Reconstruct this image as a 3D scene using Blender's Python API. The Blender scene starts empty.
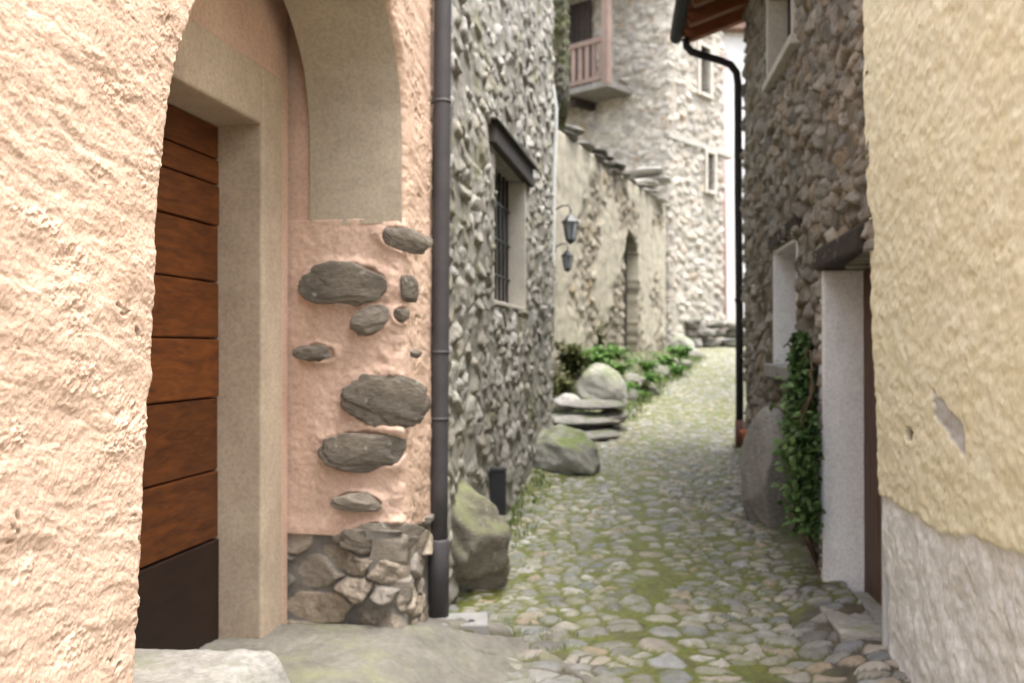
import bpy, bmesh, math, random
import numpy as np
from mathutils import Vector, Matrix
from mathutils.kdtree import KDTree

# ------------------------------------------------------------------ camera, sky, sun, exposure
scene = bpy.context.scene
F, CX, HY, E = 900.0, 512.0, 348.0, 1.65        # focal length in px, centre column, horizon row, eye height
cam_d = bpy.data.cameras.new("camera")
cam_d.sensor_width = 36.0
cam_d.lens = F * 36.0 / 1024.0
cam_d.clip_start, cam_d.clip_end = 0.05, 600.0
cam_d.dof.use_dof = True
cam_d.dof.focus_distance = 1.95
cam_d.dof.aperture_fstop = 3.5
cam = bpy.data.objects.new("camera", cam_d)
cam.location = (0, 0, E)
cam.rotation_euler = (math.radians(90.0 + math.degrees(math.atan((HY - 341.5) / F))), 0, 0)
scene.collection.objects.link(cam)
scene.camera = cam

SUN_EL, SUN_AZ = math.radians(74), math.radians(115)   # azimuth clockwise from +Y: behind the camera, to the right
world = bpy.data.worlds.new("World")
scene.world = world
world.use_nodes = True
wn = world.node_tree
bg = wn.nodes["Background"]
sky = wn.nodes.new("ShaderNodeTexSky")
sky.sky_type = 'NISHITA'
sky.sun_disc = False
sky.sun_elevation, sky.sun_rotation = SUN_EL, SUN_AZ
sky.dust_density, sky.air_density, sky.ozone_density = 4.0, 1.0, 1.0
hs = wn.nodes.new("ShaderNodeHueSaturation")           # a bright veiled sky, almost white
hs.inputs["Saturation"].default_value = 0.22
wn.links.new(sky.outputs[0], hs.inputs["Color"])
wn.links.new(hs.outputs[0], bg.inputs["Color"])
bg.inputs["Strength"].default_value = 0.15

sun_d = bpy.data.lights.new("sun", 'SUN')
sun_d.energy = .85
sun_d.angle = math.radians(34)
sun_d.color = (1.0, 0.955, 0.89)
sun = bpy.data.objects.new("sun", sun_d)
to_sun = Vector((math.sin(SUN_AZ) * math.cos(SUN_EL), math.cos(SUN_AZ) * math.cos(SUN_EL), math.sin(SUN_EL)))
sun.rotation_euler = to_sun.to_track_quat('Z', 'Y').to_euler()
sun.location = (0, 0, 12)
scene.collection.objects.link(sun)

scene.view_settings.view_transform = 'Standard'
scene.view_settings.look = 'None'
scene.view_settings.exposure = 2.3
scene.view_settings.gamma = 1.0
scene.cycles.max_bounces = 8
scene.cycles.diffuse_bounces = 5
scene.cycles.use_denoising = True

random.seed(7)
RNG = np.random.default_rng(7)
ZV = np.array((0.0, 0.0, 1.0))

# ------------------------------------------------------------------ helpers
def W(px, py, d):
    return np.array(((px - CX) / F * d, d, E - (py - HY) / F * d))

def link(o, parent=None):
    scene.collection.objects.link(o)
    if parent is not None:
        o.parent = parent
    return o

def empty(name, label, cat, group=None):
    o = bpy.data.objects.new(name, None)
    o.empty_display_size = 0.2
    link(o)
    o["label"], o["category"] = label, cat
    if group: o["group"] = group
    return o

def tag(o, label, cat, group=None):
    o["label"], o["category"] = label, cat
    if group: o["group"] = group
    return o

def kind(o, k):
    o["kind"] = k
    return o

def _hash(ix, iy, seed):
    x = (ix.astype(np.int64) * 374761393 + iy.astype(np.int64) * 668265263 + seed * 1442695041) & 0xFFFFFFFF
    x = ((x ^ (x >> 13)) * 1274126177) & 0xFFFFFFFF
    x = x ^ (x >> 16)
    return (x & 0xFFFFFF) / float(0xFFFFFF)

def vnoise(x, y, seed=0):
    ix, iy = np.floor(x), np.floor(y)
    fx, fy = x - ix, y - iy
    fx = fx * fx * fx * (fx * (fx * 6 - 15) + 10); fy = fy * fy * fy * (fy * (fy * 6 - 15) + 10)
    a = _hash(ix, iy, seed); b = _hash(ix + 1, iy, seed)
    c = _hash(ix, iy + 1, seed); d = _hash(ix + 1, iy + 1, seed)
    return (a + (b - a) * fx) * (1 - fy) + (c + (d - c) * fx) * fy

def fbm(x, y, seed=0, octv=4, gain=0.5):
    x = np.asarray(x, float); y = np.asarray(y, float)
    t, amp, tot = 0.0, 1.0, 0.0
    for i in range(octv):
        # rotate each octave so the lattice does not show
        ca, sa = math.cos(0.6 + i * 1.1), math.sin(0.6 + i * 1.1)
        xr, yr = x * ca - y * sa, x * sa + y * ca
        t = t + amp * (vnoise(xr * 2 ** i + i * 17.3, yr * 2 ** i - i * 9.1, seed + i * 31) - 0.5)
        tot += amp; amp *= gain
    return t / tot * 2.0           # about -1..1

def sstep(a, b, x):
    t = np.clip((x - a) / (b - a), 0, 1)
    return t * t * (3 - 2 * t)

class MB:
    """collects vertices, faces and per-vertex attributes and links them as one mesh object"""
    def __init__(self):
        self.v, self.q, self.poly, self.n = [], [], [], 0
        self.a = {"cell": [], "gap": [], "zone": [], "moss": []}
    def add(self, v, faces, cell=0.5, gap=0.0, zone=0.0, moss=0.0):
        v = np.asarray(v, float).reshape(-1, 3)
        k = len(v)
        self.v.append(v)
        for nm, val in (("cell", cell), ("gap", gap), ("zone", zone), ("moss", moss)):
            self.a[nm].append(np.broadcast_to(np.asarray(val, float).ravel(), (k,)) if np.size(val) == 1 else np.asarray(val, float).ravel())
        if isinstance(faces, np.ndarray):
            self.q.append(faces + self.n)
        else:
            self.poly += [tuple(i + self.n for i in f) for f in faces]
        self.n += k
    def box(self, c, ax, ay, az, half, jit=0.0, **kw):
        c = np.asarray(c, float)
        pts = []
        for sx in (-1, 1):
            for sy in (-1, 1):
                for sz in (-1, 1):
                    p = c + np.asarray(ax) * half[0] * sx + np.asarray(ay) * half[1] * sy + np.asarray(az) * half[2] * sz
                    pts.append(p + RNG.normal(0, 1, 3) * jit)
        self.add(pts, [(0, 1, 3, 2), (4, 6, 7, 5), (0, 4, 5, 1), (2, 3, 7, 6), (0, 2, 6, 4), (1, 5, 7, 3)], **kw)
    def tube(self, path, r, n=12, caps=True, **kw):
        path = [np.asarray(p, float) for p in path]
        rr = r if hasattr(r, "__len__") else [r] * len(path)
        rings = []
        t0 = path[1] - path[0]; t0 /= np.linalg.norm(t0)
        up = np.array((0, 0, 1.0)) if abs(t0[2]) < 0.9 else np.array((1.0, 0, 0))
        nx = np.cross(up, t0); nx /= np.linalg.norm(nx)
        for i, p in enumerate(path):
            a = path[max(i - 1, 0)]; b = path[min(i + 1, len(path) - 1)]
            t = b - a; t /= np.linalg.norm(t)
            nx = nx - t * np.dot(nx, t); nx /= np.linalg.norm(nx)
            ny = np.cross(t, nx)
            for k in range(n):
                an = 2 * math.pi * k / n
                rings.append(p + (nx * math.cos(an) + ny * math.sin(an)) * rr[i])
        f = []
        for i in range(len(path) - 1):
            for k in range(n):
                f.append((i * n + k, i * n + (k + 1) % n, (i + 1) * n + (k + 1) % n, (i + 1) * n + k))
        if caps:
            f.append(tuple(range(n - 1, -1, -1)))
            f.append(tuple((len(path) - 1) * n + k for k in range(n)))
        self.add(rings, f, **kw)
    def build(self, name, mat, parent=None, smooth=True, bevel=0.0):
        me = bpy.data.meshes.new(name)
        V = np.concatenate(self.v) if self.v else np.zeros((0, 3))
        Q = np.concatenate(self.q) if self.q else np.zeros((0, 4), int)
        nq = len(Q)
        pl = [len(p) for p in self.poly]
        pidx = [i for p in self.poly for i in p]
        loops = np.concatenate([Q.ravel(), np.array(pidx, int)]).astype(np.int32)
        tot = np.concatenate([np.full(nq, 4), np.array(pl, int)]).astype(np.int32)
        start = np.concatenate([[0], np.cumsum(tot)[:-1]]).astype(np.int32)
        me.vertices.add(len(V)); me.vertices.foreach_set("co", V.ravel().astype(np.float32))
        me.loops.add(len(loops)); me.loops.foreach_set("vertex_index", loops)
        me.polygons.add(len(tot)); me.polygons.foreach_set("loop_start", start)
        me.polygons.foreach_set("loop_total", tot)
        me.polygons.foreach_set("use_smooth", np.full(len(tot), bool(smooth)))
        me.update(calc_edges=True)
        for nm in self.a:
            at = me.attributes.new(nm, 'FLOAT', 'POINT')
            at.data.foreach_set("value", np.concatenate(self.a[nm]).astype(np.float32))
        me.validate()
        me.materials.append(mat)
        o = bpy.data.objects.new(name, me)
        link(o, parent)
        if bevel > 0:
            m = o.modifiers.new("bevel", 'BEVEL'); m.width = bevel; m.segments = 2; m.limit_method = 'ANGLE'
        return o

def grid_faces(nr, nc, mask=None):
    i = np.arange(nr - 1)[:, None] * nc + np.arange(nc - 1)[None, :]
    q = np.stack([i, i + 1, i + nc + 1, i + nc], -1)
    if mask is not None:
        q = q[mask]
    return q.reshape(-1, 4)

def add_sheet(mb, P, N, mask=None, depth=0.0, cell=None, gap=None, zone=None, flip=False):
    """grid of points P[r,c,3]; every open edge is carried back by depth against the normal N"""
    nr, nc = P.shape[:2]
    q = grid_faces(nr, nc, mask)
    V = P.reshape(-1, 3)
    def fl(x): return np.zeros(len(V)) if x is None else np.broadcast_to(x, (nr, nc)).ravel()
    ce, ga, zo = fl(cell), fl(gap), fl(zone)
    if depth > 0:
        M = len(V)
        ed = np.concatenate([q[:, [0, 1]], q[:, [1, 2]], q[:, [2, 3]], q[:, [3, 0]]])
        code, rev = ed[:, 0] * M + ed[:, 1], ed[:, 1] * M + ed[:, 0]
        be = ed[~np.isin(code, rev)]
        ids = np.unique(be)
        remap = np.full(M, -1); remap[ids] = M + np.arange(len(ids))
        V2 = V[ids] - np.asarray(N) * depth
        q = np.concatenate([q, np.stack([be[:, 1], be[:, 0], remap[be[:, 0]], remap[be[:, 1]]], -1)])
        V = np.concatenate([V, V2])
        ce, ga, zo = (np.concatenate([x, x[ids]]) for x in (ce, ga, zo))
    if flip:
        q = q[:, ::-1]
    mb.add(V, q, cell=ce, gap=ga, zone=zo)

def stone_points(u0, u1, v0, v1, su, sv, seed, drop=0.22):
    r = np.random.default_rng(seed)
    pts = []
    nv = int((v1 - v0) / sv) + 3; nu = int((u1 - u0) / su) + 3
    for j in range(-1, nv):
        off = r.uniform(0, su)
        for i in range(-1, nu):
            if r.random() < drop: continue
            pts.append((u0 + i * su + off + r.uniform(-.42, .42) * su, v0 + j * sv + r.uniform(-.42, .42) * sv))
            if r.random() < 0.13:
                pts.append((pts[-1][0] + r.uniform(.3, .5) * su, pts[-1][1] + r.uniform(-.5, .5) * sv))
    return np.array(pts)

def stone_field(U, V, pts, seed, asp=1.5, warp=0.02, wfreq=7.0):
    """distance to the joint, stone index and offset from the stone's centre"""
    Uw = U + warp * fbm(U * wfreq, V * wfreq, seed + 5, 3)
    Vw = V + warp * fbm(U * wfreq + 31, V * wfreq + 7, seed + 9, 3)
    kd = KDTree(len(pts))
    for i, p in enumerate(pts):
        kd.insert((p[0], p[1] * asp, 0), i)
    kd.balance()
    a = Uw.ravel(); b = (Vw * asp).ravel()
    n = len(a)
    e = np.empty(n); idx = np.empty(n, int)
    P = pts * np.array((1.0, asp))
    fn = kd.find_n
    for k in range(n):
        r = fn((a[k], b[k], 0), 2)
        i0, i1 = r[0][1], r[1][1]
        d0, d1 = r[0][2], r[1][2]
        dd = math.hypot(P[i0, 0] - P[i1, 0], P[i0, 1] - P[i1, 1]) + 1e-6
        e[k] = (d1 * d1 - d0 * d0) / (2 * dd); idx[k] = i0
    sh = U.shape
    return e.reshape(sh), idx.reshape(sh), (a - P[idx, 0]).reshape(sh), ((b - P[idx, 1]) / asp).reshape(sh)

def rubble(U, V, seed, su=.17, sv=.11, amp=.03, joint=.02, rise=.05, tilt=.25, warp=.02, pts=None, asp=1.5, rough=.006, drop=.22, fill=.62, mort=None):
    """stones bedded in mortar: rounded outlines, each with its own tilt and projection"""
    if pts is None:
        pts = stone_points(U.min(), U.max(), V.min(), V.max(), su, sv, seed, drop)
    e, idx, du, dv = stone_field(U, V, pts, seed, asp, warp)
    r = np.random.default_rng(seed + 77)
    n = len(pts)
    A = r.uniform(.25, 1.2, n)[idx]; tx = r.normal(0, tilt, n)[idx]; ty = r.normal(0, tilt, n)[idx] - .12
    cell = r.uniform(0, 1, n)[idx]
    Rs = su * r.uniform(fill * .78, fill * 1.35, n)[idx]
    rn = fbm(U * 14, V * 14, seed + 2, 4)
    rad = np.hypot(du, dv * asp) * (1 + .22 * rn)
    q = Rs - rad
    k = joint * .5
    er = -k * np.log(np.exp(-np.clip(e, -.2, .4) / k) + np.exp(-np.clip(q, -.3, .4) / k)) + joint * .25
    t = np.clip((er - joint * .35) / rise, 0, 1)
    prof = np.sqrt(np.clip(1 - (1 - t) ** 2.4, 0, 1))
    n1 = fbm(U * 22, V * 22, seed + 1, 5, .6)
    bed = .008 * fbm(U * 5, V * 5, seed + 6, 4)
    h = prof * (amp * A + np.clip(tx * du + ty * dv, -.022, .022)) + rough * n1 * (0.6 + .6 * prof) + bed
    gap = 1 - sstep(joint * .1, joint * .8, er + .010 * n1)
    if mort is not None:
        m = mort + bed + .004 * n1 + .006 * fbm(U * 2.3, V * 2.3, seed + 8, 3)
        gap = np.maximum(gap, sstep(-.002, .004, m - h))
        h = np.maximum(h, m)
    return h, cell, gap

def snap(arr, vals):
    for x in vals:
        arr[np.argmin(np.abs(arr - x))] = x
    return arr

class Line:
    """a wall line in plan through (x0,d0) with dx per metre of depth; n points to the street side"""
    def __init__(s, x0, d0, slope, side):
        s.x0, s.d0, s.s = x0, d0, slope
        L = math.hypot(slope, 1)
        s.L = L
        s.U = np.array((slope / L, 1 / L, 0.0))
        s.N = np.array((1 / L, -slope / L, 0.0)) * side
    def u(s, d): return (d - s.d0) * s.L
    def pt(s, d, z=0.0, out=0.0):
        return np.array((s.x0 + s.s * (d - s.d0), d, z)) + s.N * out
    def grid(s, U, V, H):
        O = np.array((s.x0, s.d0, 0.0))
        return O + U[..., None] * s.U + V[..., None] * ZV + H[..., None] * s.N
    def box(s, mb, d0, d1, z0, z1, o0, o1, jit=0.0, **kw):
        c = (s.pt(d0, z0, o0) + s.pt(d1, z1, o1)) / 2
        mb.box(c, s.U, s.N, ZV, (abs(s.u(d1) - s.u(d0)) / 2, abs(o1 - o0) / 2, abs(z1 - z0) / 2), jit, **kw)

def wall_relief(mb, line, d0, d1, z0, z1, res, hfun, holes=(), depth=.3, flip=False, maskfun=None):
    us = np.linspace(line.u(d0), line.u(d1), max(3, int(abs(line.u(d1) - line.u(d0)) / res) + 1))
    vs = np.linspace(z0, z1, max(3, int((z1 - z0) / res) + 1))
    for (a, b, c, d) in holes:
        snap(us, (line.u(a), line.u(b))); snap(vs, (c, d))
    U, V = np.meshgrid(us, vs)
    h, cell, gap, zone = hfun(U, V)
    P = line.grid(U, V, h)
    uc, vc = (us[:-1] + us[1:]) / 2, (vs[:-1] + vs[1:]) / 2
    UC, VC = np.meshgrid(uc, vc)
    mask = np.ones(UC.shape, bool)
    for (a, b, c, d) in holes:
        ua, ub = sorted((line.u(a), line.u(b)))
        mask &= ~((UC > ua) & (UC < ub) & (VC > c) & (VC < d))
    if maskfun is not None:
        mask &= maskfun(UC, VC)
    add_sheet(mb, P, line.N, mask, depth, cell, gap, zone, flip)

_ico = {}
def ico(sub):
    if sub not in _ico:
        bm = bmesh.new(); bmesh.ops.create_icosphere(bm, subdivisions=sub, radius=1.0)
        bm.verts.ensure_lookup_table()
        _ico[sub] = (np.array([v.co[:] for v in bm.verts]), [tuple(v.index for v in f.verts) for f in bm.faces])
        bm.free()
    return _ico[sub]

def rock(mb, c, size, seed, rotz=0.0, tiltx=0.0, sub=4, facets=11, lump=.12, flat=0.75, strata=0.0, **kw):
    v, f = ico(sub)
    r = np.random.default_rng(seed)
    nrm = r.normal(0, 1, (facets, 3)); nrm /= np.linalg.norm(nrm, axis=1)[:, None]
    dist = r.uniform(flat, 1.0, facets)
    dots = np.maximum(v @ nrm.T, 1e-3)
    rad = np.minimum((dist / dots).min(1), 1.12)
    ns = fbm(v[:, 0] * 2.1 + v[:, 2] * 1.3 + seed, v[:, 1] * 2.1 - v[:, 2] * 1.7, seed, 5, .55)
    ns = ns + strata * fbm(v[:, 2] * 7 + v[:, 0] * 2.6 + seed, v[:, 1] * 1.2 + v[:, 0], seed + 2, 5, .6)
    p = v * (rad * (1 + lump * ns))[:, None] * np.asarray(size)
    M = np.array(Matrix.Rotation(rotz, 3, 'Z') @ Matrix.Rotation(tiltx, 3, 'X'))
    kw.setdefault("cell", r.random())
    mb.add(p @ M.T + np.asarray(c), f, **kw)

def leaf(mb, c, d, up, L, Wd, bend=.25, **kw):
    """a pointed leaf of six faces folded on its midrib"""
    d = d / np.linalg.norm(d); s = np.cross(d, up); s /= (np.linalg.norm(s) + 1e-6); n = np.cross(s, d)
    pts = [c]
    for t, w in ((.3, .85), (.65, .8)):
        m = c + d * L * t - n * bend * L * t * t
        pts += [m + s * Wd * w * .5 + n * Wd * .18, m, m - s * Wd * w * .5 + n * Wd * .18]
    pts.append(c + d * L - n * bend * L)
    mb.add(pts, [(0, 2, 1), (0, 3, 2), (1, 2, 5, 4), (2, 3, 6, 5), (4, 5, 7), (5, 6, 7)], **kw)

# ------------------------------------------------------------------ materials
class NT:
    def __init__(s, name, rough=.9, spec=.25):
        s.m = bpy.data.materials.new(name); s.m.use_nodes = True
        s.t = s.m.node_tree; s.b = s.t.nodes["Principled BSDF"]
        s.b.inputs["Roughness"].default_value = rough
        s.b.inputs["Specular IOR Level"].default_value = spec
        s.co = s.t.nodes.new("ShaderNodeTexCoord").outputs["Object"]
    def n(s, t): return s.t.nodes.new(t)
    def l(s, a, b): s.t.links.new(a, b)
    def attr(s, nm):
        a = s.n("ShaderNodeAttribute"); a.attribute_name = nm; return a.outputs["Fac"]
    def noise(s, scale, detail=5, rough=.6, stretch=None, dist=0.0):
        x = s.n("ShaderNodeTexNoise"); x.inputs["Scale"].default_value = scale
        x.inputs["Detail"].default_value = detail; x.inputs["Roughness"].default_value = rough
        x.inputs["Distortion"].default_value = dist
        if stretch:
            mp = s.n("ShaderNodeMapping"); mp.inputs["Scale"].default_value = stretch
            s.l(s.co, mp.inputs["Vector"]); s.l(mp.outputs[0], x.inputs["Vector"])
        else:
            s.l(s.co, x.inputs["Vector"])
        return x.outputs["Fac"]
    def rng(s, f, a, b, c=0.0, d=1.0):
        x = s.n("ShaderNodeMapRange"); s.l(f, x.inputs[0])
        for i, v in enumerate((a, b, c, d)): x.inputs[i + 1].default_value = v
        x.clamp = True
        return x.outputs[0]
    def ramp(s, f, cols, const=False):
        x = s.n("ShaderNodeValToRGB"); s.l(f, x.inputs[0])
        el = x.color_ramp.elements
        x.color_ramp.interpolation = 'CONSTANT' if const else 'LINEAR'
        n = len(cols)
        for i, c in enumerate(cols):
            p = i / n if const else i / max(1, n - 1)
            if i < 2: e = el[i]; e.position = p
            else: e = el.new(p)
            e.color = (*c, 1)
        return x.outputs[0]
    def mix(s, f, a, b, mode='MIX'):
        x = s.n("ShaderNodeMix"); x.data_type = 'RGBA'; x.blend_type = mode
        if hasattr(f, "is_linked"): s.l(f, x.inputs[0])
        else: x.inputs[0].default_value = f
        for sock, v in ((x.inputs[6], a), (x.inputs[7], b)):
            if hasattr(v, "is_linked"): s.l(v, sock)
            else: sock.default_value = (*v, 1)
        return x.outputs[2]
    def math(s, op, a, b=0.0):
        x = s.n("ShaderNodeMath"); x.operation = op; x.use_clamp = op in ("MULTIPLY", "ADD")
        for sock, v in ((x.inputs[0], a), (x.inputs[1], b)):
            if hasattr(v, "is_linked"): s.l(v, sock)
            else: sock.default_value = v
        return x.outputs[0]
    def mul(s, col, f):          # colour times a grey factor
        c = s.n("ShaderNodeCombineColor")
        for i in range(3): s.l(f, c.inputs[i])
        return s.mix(1.0, col, c.outputs[0], 'MULTIPLY')
    def bump(s, f, strength, dist=.01):
        x = s.n("ShaderNodeBump"); x.inputs["Strength"].default_value = strength; x.inputs["Distance"].default_value = dist
        s.l(f, x.inputs["Height"]); s.l(x.outputs[0], s.b.inputs["Normal"])
    def up(s):
        g = s.n("ShaderNodeNewGeometry"); x = s.n("ShaderNodeSeparateXYZ")
        s.l(g.outputs["Normal"], x.inputs[0]); return x.outputs[2]
    def out(s, col):
        if hasattr(col, "is_linked"): s.l(col, s.b.inputs["Base Color"])
        else: s.b.inputs["Base Color"].default_value = (*col, 1)
        return s.m

def mat_stone(name, cols, mortar, moss=None, moss_amt=0.0, stain=.35, rough=.9, zone_col=None):
    t = NT(name, rough)
    c = t.ramp(t.attr("cell"), cols)
    c = t.mul(c, t.rng(t.noise(14, 8, .7), .25, .75, .55, 1.35))
    veins = t.rng(t.noise(45, 4, .6, (1, 1, 3.5)), .35, .7, .8, 1.15)
    c = t.mul(c, veins)
    mo = t.mix(t.rng(t.noise(9, 5), .35, .65), mortar, tuple(x * .62 for x in mortar))
    c = t.mix(t.attr("gap"), c, mo)
    if moss:
        f = t.rng(t.noise(3.1, 7, .68), .62 - .3 * moss_amt, .72 - .2 * moss_amt)
        c = t.mix(t.math('MULTIPLY', f, .85), c, moss)
    if stain:
        c = t.mul(c, t.rng(t.noise(1.3, 5, .6, (1, 1, .5)), .3, .7, 1 - stain, 1.1))
    if zone_col:
        c = t.mix(t.attr("zone"), c, t.mul(t.mix(0.0, zone_col, zone_col), t.rng(t.noise(6, 6), .3, .7, .75, 1.15)))
    t.bump(t.noise(70, 6, .7), .5, .006)
    return t.out(c)

def mat_plaster(name, col, col2, bumpy=.4, scale=120, stain=.2, patch=None, dist=.004):
    t = NT(name, .95, .15)
    c = t.mix(t.rng(t.noise(5, 7, .65), .35, .68), col, col2)
    c = t.mul(c, t.rng(t.noise(1.1, 5, .6, (1, 1, .6)), .3, .7, 1 - stain, 1.05))
    c = t.mul(c, t.rng(t.noise(60, 4, .7), .3, .6, .80, 1.07))
    c = t.mul(c, t.rng(t.noise(2.6, 8, .75, (1, 1, .35)), .55, .75, 1.0, .86))
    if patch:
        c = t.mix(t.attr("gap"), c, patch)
    t.bump(t.noise(scale, 6, .7), bumpy, dist)
    return t.out(c)

def mat_simple(name, col, rough=.6, spec=.4, var=.2, scale=12, metal=0.0, bump=.15, stretch=None):
    t = NT(name, rough, spec)
    t.b.inputs["Metallic"].default_value = metal
    c = t.mul(t.mix(0.0, col, col), t.rng(t.noise(scale, 6, .65, stretch), .3, .7, 1 - var, 1 + var))
    t.bump(t.noise(scale * 5, 5, .6, stretch), bump, .004)
    return t.out(c)

def mat_wood(name, c1, c2, axis='Y', rough=.6, seams=None):
    t = NT(name, rough, .35)
    st = {'Y': (9, .7, 9), 'Z': (9, 9, .7), 'X': (.7, 9, 9)}[axis]
    g = t.noise(4, 7, .65, st, .6)
    c = t.mix(t.rng(g, .35, .68), c1, c2)
    c = t.mul(c, t.rng(t.attr("cell"), 0, 1, .7, 1.2))
    c = t.mul(c, t.rng(t.noise(2.5, 4), .3, .7, .8, 1.12))
    t.bump(g, .25, .004)
    return t.out(c)

def mat_rock(name, c1, c2, moss, amt=.5, rough=.9):
    t = NT(name, rough)
    c = t.mix(t.rng(t.noise(5, 9, .72, (1, 1, 1.8)), .32, .68), c1, c2)
    c = t.mul(c, t.rng(t.noise(26, 6, .7, (1, 1, 3)), .3, .7, .65, 1.25))
    c = t.mul(c, t.rng(t.attr("cell"), 0, 1, .8, 1.2))
    lich = t.rng(t.noise(17, 4, .6), .62, .68, 0, .5)
    c = t.mix(lich, c, (.42, .42, .36))
    f = t.math('MULTIPLY', t.rng(t.up(), .25, .85), t.rng(t.noise(4.5, 7, .7), .62 - .35 * amt, .75 - .25 * amt))
    c = t.mix(f, c, moss)
    t.bump(t.noise(35, 8, .72, (1, 1, 2)), .7, .012)
    return t.out(c)

M = {}
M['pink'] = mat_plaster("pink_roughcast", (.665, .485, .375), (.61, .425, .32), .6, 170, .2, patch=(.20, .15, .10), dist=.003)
M['pink_smooth'] = mat_plaster("pink_plaster", (.68, .49, .39), (.62, .43, .335), .35, 60, .18)
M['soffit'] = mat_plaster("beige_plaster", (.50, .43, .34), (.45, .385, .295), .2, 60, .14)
M['frame_plaster'] = mat_plaster("cream_plaster", (.60, .49, .375), (.50, .395, .30), .25, 60, .28)
M['door_wood'] = mat_wood("orange_brown_wood", (.17, .052, .011), (.062, .018, .005), 'Y', .5)
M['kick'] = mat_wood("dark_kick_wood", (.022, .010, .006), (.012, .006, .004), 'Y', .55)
M['dark_wood'] = mat_wood("dark_weathered_wood", (.045, .033, .026), (.022, .017, .014), 'Y', .8)
M['rafter'] = mat_wood("red_brown_rafter_wood", (.26, .085, .030), (.15, .048, .02), 'X', .65)
M['old_wood'] = mat_wood("pinkish_grey_old_wood", (.27, .195, .165), (.19, .13, .105), 'Z', .85)
M['plinth'] = mat_stone("plinth_stone", [(.22, .185, .145), (.33, .275, .215), (.26, .235, .205), (.40, .33, .25)], (.25, .23, .205), stain=.2)
M['bare_stone'] = mat_rock("bare_wall_stone", (.27, .23, .185), (.12, .105, .088), (.2, .2, .15), 0.0)
M['grey_rubble'] = mat_stone("pale_grey_rubble", [(.22, .205, .165), (.42, .40, .36), (.30, .285, .255), (.55, .53, .49), (.26, .235, .18), (.47, .455, .43), (.34, .30, .235)],
                             (.34, .32, .275), (.17, .165, .09), .35, .3)
M['brown_rubble'] = mat_stone("brown_rubble", [(.20, .17, .135), (.30, .265, .22), (.155, .145, .13), (.38, .345, .295), (.25, .195, .14), (.28, .265, .24)],
                              (.165, .14, .11), (.20, .14, .07), .12, .3)
M['dark_rubble'] = mat_stone('dark_mossy_rubble', [(.10, .09, .07), (.15, .14, .11), (.12, .12, .08)], (.10, .09, .07), (.10, .11, .04), .6, .3)
M['tower_rubble'] = mat_stone("pale_tower_rubble", [(.35, .31, .26), (.47, .43, .37), (.31, .285, .255), (.52, .48, .42), (.39, .325, .26)],
                              (.48, .44, .38), (.34, .24, .15), .15, .2)
M['garden'] = mat_stone("worn_beige_plaster_over_stone", [(.30, .26, .20), (.22, .195, .15), (.35, .31, .24)], (.27, .235, .18), (.24, .17, .08), .25, .35,
                        zone_col=(.36, .325, .255))
M['slate'] = mat_rock("mossy_slate", (.25, .235, .21), (.15, .14, .125), (.13, .15, .06), .3)
M['pale_slab'] = mat_rock("pale_slab", (.46, .44, .40), (.34, .32, .29), (.2, .22, .1), .1)
M['boulder'] = mat_rock("boulder_stone", (.31, .28, .225), (.14, .125, .10), (.19, .205, .095), .8)
M['mossy_rock'] = mat_rock("mossy_grey_rock", (.36, .35, .32), (.25, .24, .215), (.15, .18, .065), .75)
M['step'] = mat_rock("grey_step_stone", (.36, .34, .31), (.26, .245, .225), (.22, .23, .15), .25)
M['white_plaster'] = mat_plaster("white_plaster", (.78, .775, .78), (.70, .69, .695), .25, 50, .15)
M['lining'] = mat_plaster("grey_beige_lining", (.56, .52, .46), (.48, .44, .38), .25, 50, .2)
M['cream_surround'] = mat_plaster("cream_surround", (.72, .63, .50), (.66, .57, .45), .2, 50, .1)
M['pipe'] = mat_simple("brown_painted_metal", (.062, .058, .062), .6, .35, .18, 8, 0.0, .05)
M['pipe_dark'] = mat_simple("dark_pipe_metal", (.022, .020, .021), .75, .25, .2, 8, 0.0, .05)
M['iron'] = mat_simple("black_iron", (.022, .022, .026), .5, .5, .2, 20)
M['white_pvc'] = mat_simple("white_conduit", (.62, .62, .60), .55, .4, .1, 8)
M['grey_frame'] = mat_simple("grey_painted_wood", (.50, .50, .50), .6, .35, .12, 10)
M['terracotta'] = mat_simple("terracotta", (.50, .16, .08), .75, .3, .2, 15)
M['tile'] = mat_simple("brown_roof_tile", (.20, .13, .10), .85, .2, .35, 6)
M['inside'] = mat_simple("dark_room_plaster", (.12, .11, .10), .95, .1, .1, 4)
M['concrete'] = mat_simple("pale_concrete", (.27, .265, .255), .9, .2, .15, 9)

def mat_glass(name, col):
    t = NT(name, .08, .6); t.b.inputs["Metallic"].default_value = 0.0
    return t.out(col)
M['glass'] = mat_glass("dark_window_glass", (.03, .035, .04))
M['lamp_glass'] = mat_glass("lantern_glass", (.30, .33, .35))

def mat_leaf(name, c1, c2):
    t = NT(name, .5, .4)
    c = t.mix(t.attr("cell"), c1, c2)
    t.b.inputs["Transmission Weight"].default_value = 0.0
    tr = t.n("ShaderNodeBsdfTranslucent"); t.l(c, tr.inputs[0])
    ms = t.n("ShaderNodeMixShader"); ms.inputs[0].default_value = .3
    o = t.t.nodes["Material Output"]
    t.l(t.b.outputs[0], ms.inputs[1]); t.l(tr.outputs[0], ms.inputs[2]); t.l(ms.outputs[0], o.inputs[0])
    return t.out(c)
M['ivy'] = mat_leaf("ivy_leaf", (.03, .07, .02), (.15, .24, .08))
M['fern'] = mat_leaf("bright_herb_leaf", (.06, .14, .025), (.15, .28, .06))
M['olive'] = mat_leaf("olive_leaf", (.045, .055, .018), (.12, .13, .04))
M['rust'] = mat_leaf("rusty_leaf", (.20, .07, .02), (.30, .12, .04))
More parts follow.
